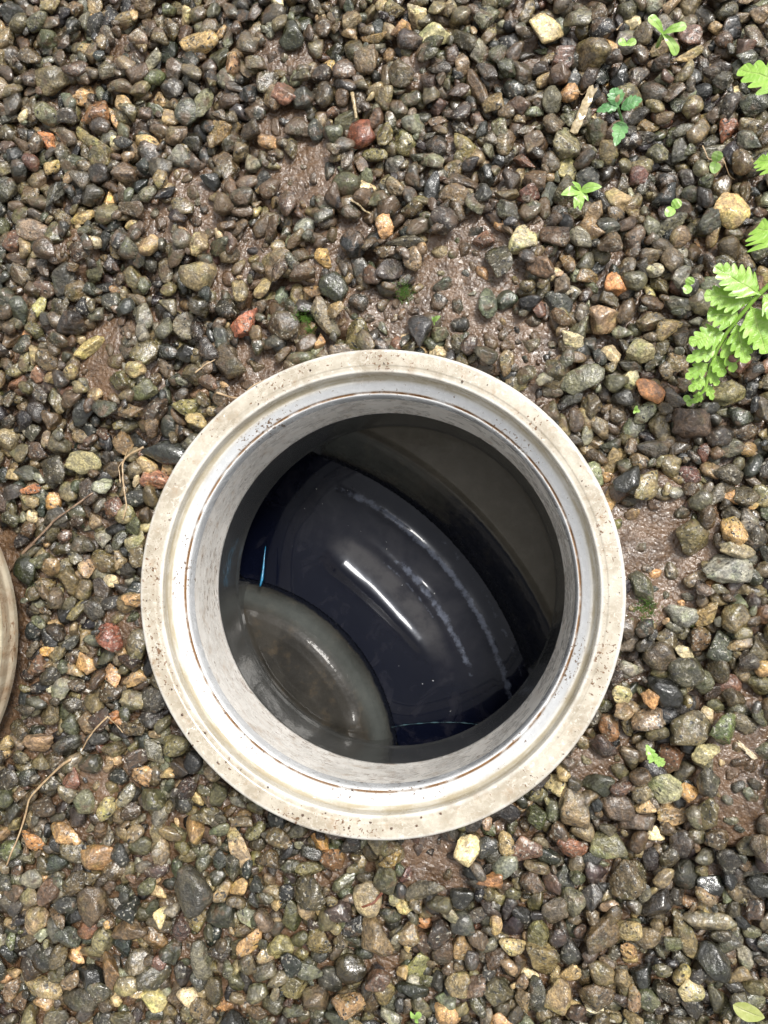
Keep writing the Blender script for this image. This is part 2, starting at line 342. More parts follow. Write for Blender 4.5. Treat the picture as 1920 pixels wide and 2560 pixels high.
M = dict(stone=mat_stone(), mud=mat_mud(),
         collar=mat_pvc('collar_plastic', (0.53, 0.485, 0.40, 1), (0.37, 0.32, 0.245, 1), 1.0),
         riser=mat_pvc('riser_plastic', (0.84, 0.81, 0.76, 1), (0.74, 0.71, 0.66, 1), 0.9, wall=True),
         lid=mat_pvc('lid_plastic', (0.60, 0.54, 0.40, 1), (0.46, 0.40, 0.28, 1), 0.5, lid=True),
         lidrim=mat_pvc('lid_rim_plastic', (0.40, 0.35, 0.26, 1), (0.22, 0.15, 0.09, 1), 1.0, wall=True, lid=True),
         neck=mat_grey('neck_plastic', (0.042, 0.043, 0.041, 1), (0.058, 0.059, 0.057, 1), 0.12, stamt=0.3),
         chan=mat_channel(), water=mat_water(),
         pipein=mat_grey('outlet_plastic', (0.012, 0.016, 0.02, 1), (0.02, 0.026, 0.032, 1), 0.25),
         glue=mat_dry('blue_glue', (0.005, 0.12, 0.25, 1), (0.01, 0.22, 0.40, 1)),
         teal=mat_dry('teal_glue', (0.008, 0.03, 0.04, 1), (0.03, 0.08, 0.095, 1)),
         fern=mat_leaf('fern_leaf', (0.25, 0.48, 0.055, 1), (0.36, 0.60, 0.10, 1), (0.62, 0.75, 0.28, 1)),
         seed=mat_leaf('seedling_leaf', (0.28, 0.50, 0.09, 1), (0.40, 0.60, 0.16, 1), (0.66, 0.78, 0.46, 1)),
         darkleaf=mat_leaf('toothed_leaf', (0.10, 0.28, 0.09, 1), (0.17, 0.38, 0.13, 1), (0.36, 0.52, 0.30, 1)),
         straw=mat_dry('dry_straw', (0.33, 0.22, 0.12, 1), (0.52, 0.38, 0.22, 1)),
         twig=mat_dry('grey_brown_twig', (0.13, 0.08, 0.05, 1), (0.34, 0.23, 0.15, 1)),
         wood=mat_dry('wet_wood', (0.28, 0.21, 0.11, 1), (0.48, 0.38, 0.22, 1), 500),
         palewood=mat_dry('pale_wood', (0.55, 0.45, 0.30, 1), (0.75, 0.65, 0.48, 1), 500),
         redleaf=mat_dry('red_dead_leaf', (0.10, 0.03, 0.015, 1), (0.22, 0.08, 0.04, 1)),
         moss=mat_leaf('moss_green', (0.06, 0.13, 0.02, 1), (0.12, 0.22, 0.04, 1), (0.22, 0.33, 0.10, 1)),
         oldleaf=mat_leaf('fading_leaf', (0.36, 0.40, 0.12, 1), (0.50, 0.52, 0.22, 1), (0.62, 0.60, 0.36, 1)),
         soil=mat_dry('soil', (0.035, 0.018, 0.010, 1), (0.12, 0.065, 0.035, 1)), palebit=mat_dry('froth', (0.20, 0.20, 0.19, 1), (0.45, 0.46, 0.48, 1)),
         snail=mat_dry('brown_seed', (0.06, 0.025, 0.015, 1), (0.14, 0.07, 0.05, 1)))

# ------------------------------------------------------------------ ground
MUDZ = -0.0235
MUDDY = [(760, 440, 85), (700, 150, 60), (800, 640, 55), (1160, 700, 130), (1190, 600, 60), (980, 780, 60), (640, 960, 110), (250, 900, 90), (390, 560, 60), (1620, 1370, 120), (1600, 1510, 50),
         (1080, 2120, 90), (1850, 2010, 70), (1490, 1930, 50), (1350, 860, 60), (520, 560, 60), (700, 300, 50), (1330, 1010, 40), (1240, 840, 60), (630, 620, 50), (300, 1560, 40), (240, 1960, 40), (1870, 1890, 60),
         (480, 480, 55), (560, 700, 45), (900, 560, 45), (880, 760, 50), (180, 620, 40), (300, 130, 40), (1040, 170, 35), (1330, 560, 30)]
MW = [(px(a, b, MUDZ)[:2], c / FPX * 0.424 * 1.45) for a, b, c in MUDDY]
def muddy(x, y):
    m = 0 * x
    for p, r in MW: m = np.maximum(m, np.exp(-(((x - p[0]) ** 2 + (y - p[1]) ** 2) / (r * r))))
    return m
def mud_h(P):
    m = np.clip((muddy(P[:, 0], P[:, 1]) - 0.12) / 0.3, 0, 1); m = m * m * (3 - 2 * m)
    far = np.clip((np.hypot(P[:, 0], P[:, 1] - 0.05) - 0.40) / 0.1, 0, 1)
    return -0.0085 * (1 - np.maximum(m, far)) + MUDZ + 0.0022 * sinnoise(P, 38, 6, 3) + 0.0012 * sinnoise(P, 120, 8, 11) + 0.0006 * sinnoise(P, 420, 8, 21)
core = np.concatenate([np.linspace(-0.34, 0.46, 470)])
def axis(lo, hi):
    a = [lo - 6.0, lo - 3, lo - 1.5, lo - 0.8, lo - 0.4, lo - 0.2, lo - 0.1, lo - 0.05, lo - 0.02]
    b = [hi + 0.02, hi + 0.05, hi + 0.1, hi + 0.2, hi + 0.4, hi + 0.8, hi + 1.5, hi + 3, hi + 6]
    return np.array(a + list(np.arange(lo, hi, 0.0016)) + b)
gx, gy = axis(-0.31, 0.29), axis(-0.32, 0.44)
GX, GY = np.meshgrid(gx, gy, indexing='ij'); P = np.stack([GX, GY, 0 * GX], -1).reshape(-1, 3)
P[:, 2] = mud_h(P); F = grid_faces(len(gx), len(gy))
rc = np.hypot(P[:, 0], P[:, 1]); keep = (rc[F] > 0.1235).all(1)
F = F[keep][:, ::1]
link('ground', mesh_from('ground', P, F), M['mud'], kind='structure', label='wet brown mud between the pebbles')

# ------------------------------------------------------------------ inspection pipe set in the ground
pipe = link('inspection_pipe', None, label='round cream plastic pipe collar open over a dark curved drain channel', cat='drain pipe')
prof = rounded([(0.1262, -0.075), (0.1268, -0.030), (0.1300, -0.0285), (0.1302, -0.0012), (0.1290, 0.0), (0.1215, -0.0002), (0.1208, -0.0006), (0.1178, -0.0008), (0.1172, -0.0016), (0.1168, -0.0068),
                (0.1155, -0.0082), (0.1140, -0.0088), (0.1128, -0.0102), (0.1112, -0.0122), (0.1098, -0.0138), (0.1094, -0.0152), (0.1090, -0.0152)], 0.0007)
V, F = lathe(prof, 320, 0.00012, 1); link('collar', mesh_from('collar', V, F), M['collar'], pipe)
prof = rounded([(0.1096, -0.0200), (0.1091, -0.0152), (0.1088, -0.0142), (0.1080, -0.0144), (0.1076, -0.0160), (0.1075, -0.0240), (0.1080, -0.0242)], 0.0008)
V, F = lathe(prof, 320, 0.0001, 1.3); link('inner_lip', mesh_from('inner_lip', V, F), M['collar'], pipe)
V, F = lathe([(0.1081, -0.0225), (0.1080, -0.03), (0.1080, -0.05), (0.1079, -0.0655), (0.1077, -0.0672), (0.1085, -0.0682)], 320)
th = np.arctan2(V[:, 1], V[:, 0])
V[:, 2] -= np.where(V[:, 2] < -0.06, 0.0008 * np.sin(2 * th + 1) + 0.0016 * np.exp(-((th - 1.25) / 0.13) ** 2), 0)
link('riser_wall', mesh_from('riser_wall', V, F), M['riser'], pipe)
V, F = lathe(rounded([(0.1086, -0.0645), (0.1080, -0.070), (0.1077, -0.104), (0.1070, -0.1085), (0.1072, -0.1105), (0.1085, -0.1108)], 0.0006), 320)
link('neck', mesh_from('neck', V, F), M['neck'], pipe)
# floor with the curved channel
BC = np.array([-0.134, -0.130]); RC, RR, ZC = 0.1845, 0.0505, -0.138
def prad(x, y): return np.hypot(np.maximum(x - BC[0], 0), np.maximum(y - BC[1], 0))
rp = np.array([0, .106, .1120, .1155, .1180, .1215, .1260, .1300, .1330, .1343])
zp = np.array([-.1165, -.1187, -.1197, -.1208, -.1220, -.1243, -.1285, -.1345, -.1420, -.1462])
ro = np.array([.2338, .2345, .2375, .242, .248, .2535, .2565, .2585, .2605, .263, .28, .45])
zo = np.array([-.1462, -.1440, -.1350, -.1260, -.1185, -.1140, -.1118, -.1110, -.1116, -.1128, -.1125, -.104])
def floor_h(x, y):
    r = prad(x, y)
    z = np.where(r < .1343, np.interp(r, rp, zp), np.where(r > .2338, np.interp(r, ro, zo), ZC - np.sqrt(np.maximum(RR ** 2 - (r - RC) ** 2, 0))))
    dc = px(728, 1712, -.117); du = ((x - dc[0]) * .8 - (y - dc[1]) * .6); dv = ((x - dc[0]) * .6 + (y - dc[1]) * .8)
    dome = 0.0028 * np.exp(-((du / 0.0225) ** 2 + (dv / 0.0150) ** 2))
    dome2 = 0.002 * np.exp(-(((x + 0.03) / 0.010) ** 2 + ((y + 0.098) / 0.008) ** 2))
    P3 = np.stack([x, y, 0 * x], -1)
    return z + (dome + dome2) * (r < .120) + 0.00035 * sinnoise(P3, 90, 6, 5)
gs = np.arange(-0.20, 0.1301, 0.0008); GX, GY = np.meshgrid(gs, gs, indexing='ij'); x, y = GX.ravel(), GY.ravel()
Z = floor_h(x, y); r = prad(x, y); Vv = np.stack([x, y, Z], -1); F = grid_faces(len(gs), len(gs))
inside = (np.hypot(x, y) < 0.112); chan = (np.abs(r - RC) < RR + 0.004)
keep = (inside | chan)[F].all(1); F = F[keep]
used = np.unique(F); remap = -np.ones(len(Vv), int); remap[used] = np.arange(len(used)); Vv = Vv[used]; F = remap[F]; r = r[used]
me = mesh_from('channel_floor', Vv, F)
sm = lambda a, lo, hi: np.clip((a - lo) / (hi - lo), 0, 1)
thb = np.arctan2(Vv[:, 1] - BC[1], Vv[:, 0] - BC[0])
rn = r + 0.0012 * sinnoise(Vv, 120, 8, 7)
ledge = sm(rn, .1150, .1215) * (1 - sm(rn, .1260, .1330)) * (0.65 + 0.35 * np.clip(sinnoise(Vv, 45, 5, 3) + .4, -1, 1)) + 0.8 * sm(r, .2365, .2400) * (1 - sm(r, .2565, .259)) * sm(thb, 0.75, 1.25)  # second term paints the outer wall's upper end pale, as lit
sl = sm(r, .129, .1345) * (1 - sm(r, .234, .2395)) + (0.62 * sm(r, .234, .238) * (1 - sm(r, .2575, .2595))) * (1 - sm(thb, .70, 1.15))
fr = sm(r, .255, .262); attr(me, 'far', np.stack([fr, fr, fr, fr * 0 + 1], -1)); attr(me, 'zone', np.stack([ledge, np.clip(sl, 0, 1), 0 * r, 0 * r + 1], -1))
link('channel_floor', me, M['chan'], pipe)
# chamber wall below the neck, open where the channel runs out
n = 400; th = np.linspace(0, 2 * np.pi, n, endpoint=False); xw, yw = 0.1084 * np.cos(th), 0.1084 * np.sin(th); rw = prad(xw, yw)
zb = np.where(np.abs(rw - RC) < RR, -0.1095, floor_h(xw, yw) - 0.001); zb = np.minimum(zb, -0.1095)
zb = np.where((np.abs(rw - RC) < RR) , -0.1095, zb)
V = np.concatenate([np.stack([xw, yw, np.full(n, -0.109)], -1)[:, None], np.stack([xw, yw, zb], -1)[:, None]], 1).reshape(-1, 3)
link('chamber_wall', mesh_from('chamber_wall', V, grid_faces(n, 2, True)), M['neck'], pipe)
gs = np.arange(-0.26, 0.1301, 0.0015); GX, GY = np.meshgrid(gs, gs, indexing='ij'); x, y = GX.ravel(), GY.ravel(); r = prad(x, y)
Zc = ZC + np.sqrt(np.maximum(RR ** 2 - (r - RC) ** 2, 0))
for nm, msk in (('left', (y > -0.03)), ('low', (y <= -0.03))):
    Vc = np.stack([x, y, Zc], -1); F = grid_faces(len(gs), len(gs)); k = (np.abs(r - RC) < RR) & (np.hypot(x, y) > 0.1078) & msk
    F = F[k[F].all(1)]; used = np.unique(F); rm = -np.ones(len(Vc), int); rm[used] = np.arange(len(used))
    link('outlet_pipe', mesh_from('outlet_pipe', Vc[used], rm[F]), M['pipein'], pipe)
# blue solvent cement at the joints
def on_floor(pts, dz=0.0006):
    return [(p[0], p[1], float(floor_h(np.array([p[0]]), np.array([p[1]]))[0]) + dz) for p in pts]
g1 = [px(664, 1366, -0.127), px(661, 1390, -0.125), px(659, 1415, -0.124), px(655, 1450, -0.122), px(650, 1466, -0.121)]
link('glue_line', tube(resample(g1, 14), np.interp(np.linspace(0, 1, 14), [0, .4, .8, 1], [.0002, .0005, .0010, .0005])), M['glue'], pipe, label='bright blue smear of glue at the left joint')
g2 = [px(960, 1822, -0.140), px(1010, 1812, -0.142), px(1080, 1806, -0.142), px(1150, 1806, -0.142), px(1200, 1812, -0.140)]
link('glue_line', tube(resample(g2, 20), [0.0001 + 0.0005 * max(0, math.sin(i * 2.1)) for i in range(20)]), M['teal'], pipe, label='teal line of glue at the lower joint')

# water standing in the channel: low standing ridges follow the bend
WZ = -0.1432
gs = np.arange(-0.19, 0.1201, 0.0007); GX, GY = np.meshgrid(gs, gs, indexing='ij'); x, y = GX.ravel(), GY.ravel(); r = prad(x, y)
P3 = np.stack([x, y, 0 * x], -1); th = np.arctan2(y - BC[1], x - BC[0])
wob = 0.0016 * sinnoise(P3, 28, 5, 2)
def ridge(r0, a, s, t0, t1, soft=0.12):
    return a * np.exp(-((r + wob - r0) / s) ** 2) * sm(th, t0, t0 + soft) * (1 - sm(th, t1 - soft, t1))
rag = 0.6 + 0.5 * np.clip(sinnoise(P3, 150, 8, 14), -1, 1)
# the main ridge runs almost straight
c2 = np.array([-.0138, -.0137]) - 0.42 * np.array([math.cos(.80), math.sin(.80)])
r2 = np.hypot(x - c2[0], y - c2[1]) + 0.0003 * sinnoise(P3, 240, 8, 4); tt = (x + .0138) * math.sin(.80) - (y + .0137) * math.cos(.80)
wd2 = .0058 - .028 * tt
Zr = 0.37 * wd2 * np.exp(-((r2 - .42) / wd2) ** 2) * sm(tt, -.054, -.038) * (1 - sm(tt, .040, .052))
r = r + 0.0007 * sinnoise(P3, 190, 8, 18)
Zw = WZ + Zr + rag * ridge(.1935, .0011, .0030, .36, .98) + rag * ridge(.1980, .0007, .0020, .50, .85) + rag * ridge(.2170, .0012, .0032, .22, 1.15) + 0.00016 * sinnoise(P3, 110, 8, 9)
r = prad(x, y)
k = np.abs(r - RC) < 0.0505; F = grid_faces(len(gs), len(gs)); F = F[k[F].all(1) & (np.hypot(x, y)[F] < 0.19).all(1)]
used = np.unique(F); rm = -np.ones(len(x), int); rm[used] = np.arange(len(used))
wm = mesh_from('water', np.stack([x, y, Zw], -1)[used], rm[F])
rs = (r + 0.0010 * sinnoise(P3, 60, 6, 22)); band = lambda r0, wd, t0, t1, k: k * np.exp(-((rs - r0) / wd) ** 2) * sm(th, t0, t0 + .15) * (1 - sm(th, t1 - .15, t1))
scum_reflection = band(.2185, .0036, .12, 1.25, .72) + band(.1965, .0040, .24, .95, .66) + band(.1895, .0014, .45, 1.0, .5) + band(.1640, .0010, .55, 1.0, .42) + band(.2300, .0030, .1, .9, .42)  # ragged arcs: scum film that also paints in sky reflections
painted_reflection = .9 * np.exp(-((rs - .1815) / .0072) ** 4) * sm(th, .42, .55) * (1 - sm(th, 1.00, 1.10)) + .35 * np.exp(-((rs - .20) / .03) ** 2) * sm(th, .2, .6) * (1 - sm(th, .9, 1.4))  # pale reflection patch painted beside the main ridge
attr(wm, 'scum_reflection', np.stack([scum_reflection, painted_reflection, scum_reflection, scum_reflection * 0 + 1], -1)[used])
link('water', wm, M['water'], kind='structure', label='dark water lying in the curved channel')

# ------------------------------------------------------------------ lid lying to the left
lid = link('pipe_lid', None, loc=(-0.3309, -0.0312, -0.012), label='round cream pipe lid with a brown stained rim lying left of the collar', cat='lid')
lid.rotation_euler = (0.0, 0.0, 0.3)
V, F = lathe(rounded([(0.0001, 0.0115), (0.05, 0.0115), (0.053, 0.0125), (0.056, 0.0115), (0.1165, 0.0115), (0.1185, 0.0113), (0.1196, 0.0105), (0.1199, 0.0085), (0.1194, 0.0075)], 0.0005), 256)
link('lid_top', mesh_from('lid_top', V, F), M['lid'], lid)
V, F = lathe(rounded([(0.1190, 0.0085), (0.1196, 0.0078), (0.1200, 0.0060), (0.1202, 0.0020), (0.1210, 0.0008), (0.1216, -0.0005), (0.1216, -0.004), (0.112, -0.006)], 0.0005), 256)
link('lid_rim', mesh_from('lid_rim', V, F), M['lidrim'], lid)

# ------------------------------------------------------------------ stones
def ico(n):
    import bmesh
    bm = bmesh.new(); bmesh.ops.create_icosphere(bm, subdivisions=n, radius=1.0)
    V = np.array([v.co[:] for v in bm.verts]); F = np.array([[v.index for v in f.verts] for f in bm.faces]); bm.free(); return V, F
I2 = ico(4); I1 = ico(3); IB = ico(2)      # bmesh counts from 1: 1280, 320 and 80 faces... kept as three levels

def shape(level, rnd, seed):
    "unit stone: sphere cut by soft random planes; rnd 0 = angular, 1 = rounded"
    g = np.random.default_rng(seed); D, F = level
    n = int(g.integers(7, 13)); N = g.normal(size=(n, 3)); N /= np.linalg.norm(N, axis=1)[:, None]
    d = g.uniform(0.38, 0.68, n) if rnd < 0.5 else g.uniform(0.58, 0.92, n)
    dots = D @ N.T; rr = d[None] / np.maximum(dots, 0.08)
    p = 12 + 60 * (1 - rnd) ** 1.4
    allr = np.concatenate([rr, np.ones((len(D), 1))], 1)
    r = (allr ** -p).sum(1) ** (-1 / p)
    V = D * r[:, None]
    off = g.uniform(-20, 20, 3); amp = 0.06 + 0.07 * g.random()
    nz = sinnoise(V + off, 3.2, 6, int(g.integers(40))) * amp + sinnoise(V + off, 8.5, 6, int(g.integers(40))) * 0.03 * (1.6 - rnd) + sinnoise(V + off, 18, 6, int(g.integers(40))) * 0.010 * (1.7 - rnd)
    V = V * (1 + nz)[:, None]
    ext = (V.max(0) - V.min(0)) / 2; V = (V - (V.max(0) + V.min(0)) / 2) / ext
    return V

def place_mesh(V, a, b, c, yaw, tilt, tdir):
    Q = V * np.array([a, b, c])
    ct, st = math.cos(tilt), math.sin(tilt); cx, sx = math.cos(tdir), math.sin(tdir)
    ax = np.array([cx, sx, 0.0]); Kx = np.array([[0, -ax[2], ax[1]], [ax[2], 0, -ax[0]], [-ax[1], ax[0], 0]])
    R = np.eye(3) + st * Kx + (1 - ct) * Kx @ Kx
    cy, sy = math.cos(yaw), math.sin(yaw); Rz = np.array([[cy, -sy, 0], [sy, cy, 0], [0, 0, 1]])
    return Q @ (R @ Rz).T

# height field the stones settle on
HX0, HY0, HS = -0.34, -0.35, 0.001
HN, HM = 660, 820
hx = HX0 + HS * np.arange(HN); hy = HY0 + HS * np.arange(HM)
HXg, HYg = np.meshgrid(hx, hy, indexing='ij')
H = mud_h(np.stack([HXg.ravel(), HYg.ravel(), np.zeros(HN * HM)], -1)).reshape(HN, HM)
MH = H.copy(); COV = np.zeros((HN, HM), np.int16)

def settle(x, y, a, b, c, yaw, q=0.8, embed=0.25, write=True, zmax=None):
    R = max(a, b); i0 = int((x - R - HX0) / HS); i1 = int((x + R - HX0) / HS) + 2; j0 = int((y - R - HY0) / HS); j1 = int((y + R - HY0) / HS) + 2
    if i0 < 0 or j0 < 0 or i1 > HN or j1 > HM: return None
    X = HXg[i0:i1, j0:j1] - x; Y = HYg[i0:i1, j0:j1] - y; cy, sy = math.cos(yaw), math.sin(yaw)
    u = (X * cy + Y * sy) / a; v = (-X * sy + Y * cy) / b; q2 = u * u + v * v; m = q2 < 1
    if not m.any(): return None
    s = c * np.sqrt(np.maximum(1 - q2, 0)); need = (H[i0:i1, j0:j1] + s)[m & (q2 < 0.8)]
    if len(need) == 0: return None
    z = np.quantile(need, q) - embed * c
    cov = (COV[i0:i1, j0:j1][m] > 0).mean()
    if zmax is not None and z + c > zmax: return None
    if write:
        top = z + s; sub = H[i0:i1, j0:j1]; sub[m] = np.maximum(sub[m], top[m]); COV[i0:i1, j0:j1][m & (q2 < 0.85)] += 1
    return z, cov

NAMES = [('cream', (215, 195, 150)), ('white', (225, 215, 200)), ('orange', (190, 115, 55)), ('golden ochre', (190, 145, 70)), ('brick red', (145, 75, 58)), ('salmon pink', (182, 100, 82)),
         ('tan', (165, 132, 92)), ('brown', (102, 78, 58)), ('olive', (118, 106, 68)), ('mossy green', (118, 125, 72)), ('dark grey', (68, 68, 66)), ('black', (44, 47, 52)),
         ('slate blue', (100, 104, 116)), ('pale grey', (140, 140, 132)), ('purplish', (102, 72, 76)), ('dark green', (68, 80, 70)), ('grey brown', (110, 96, 82)), ('pinkish grey', (138, 118, 110))]
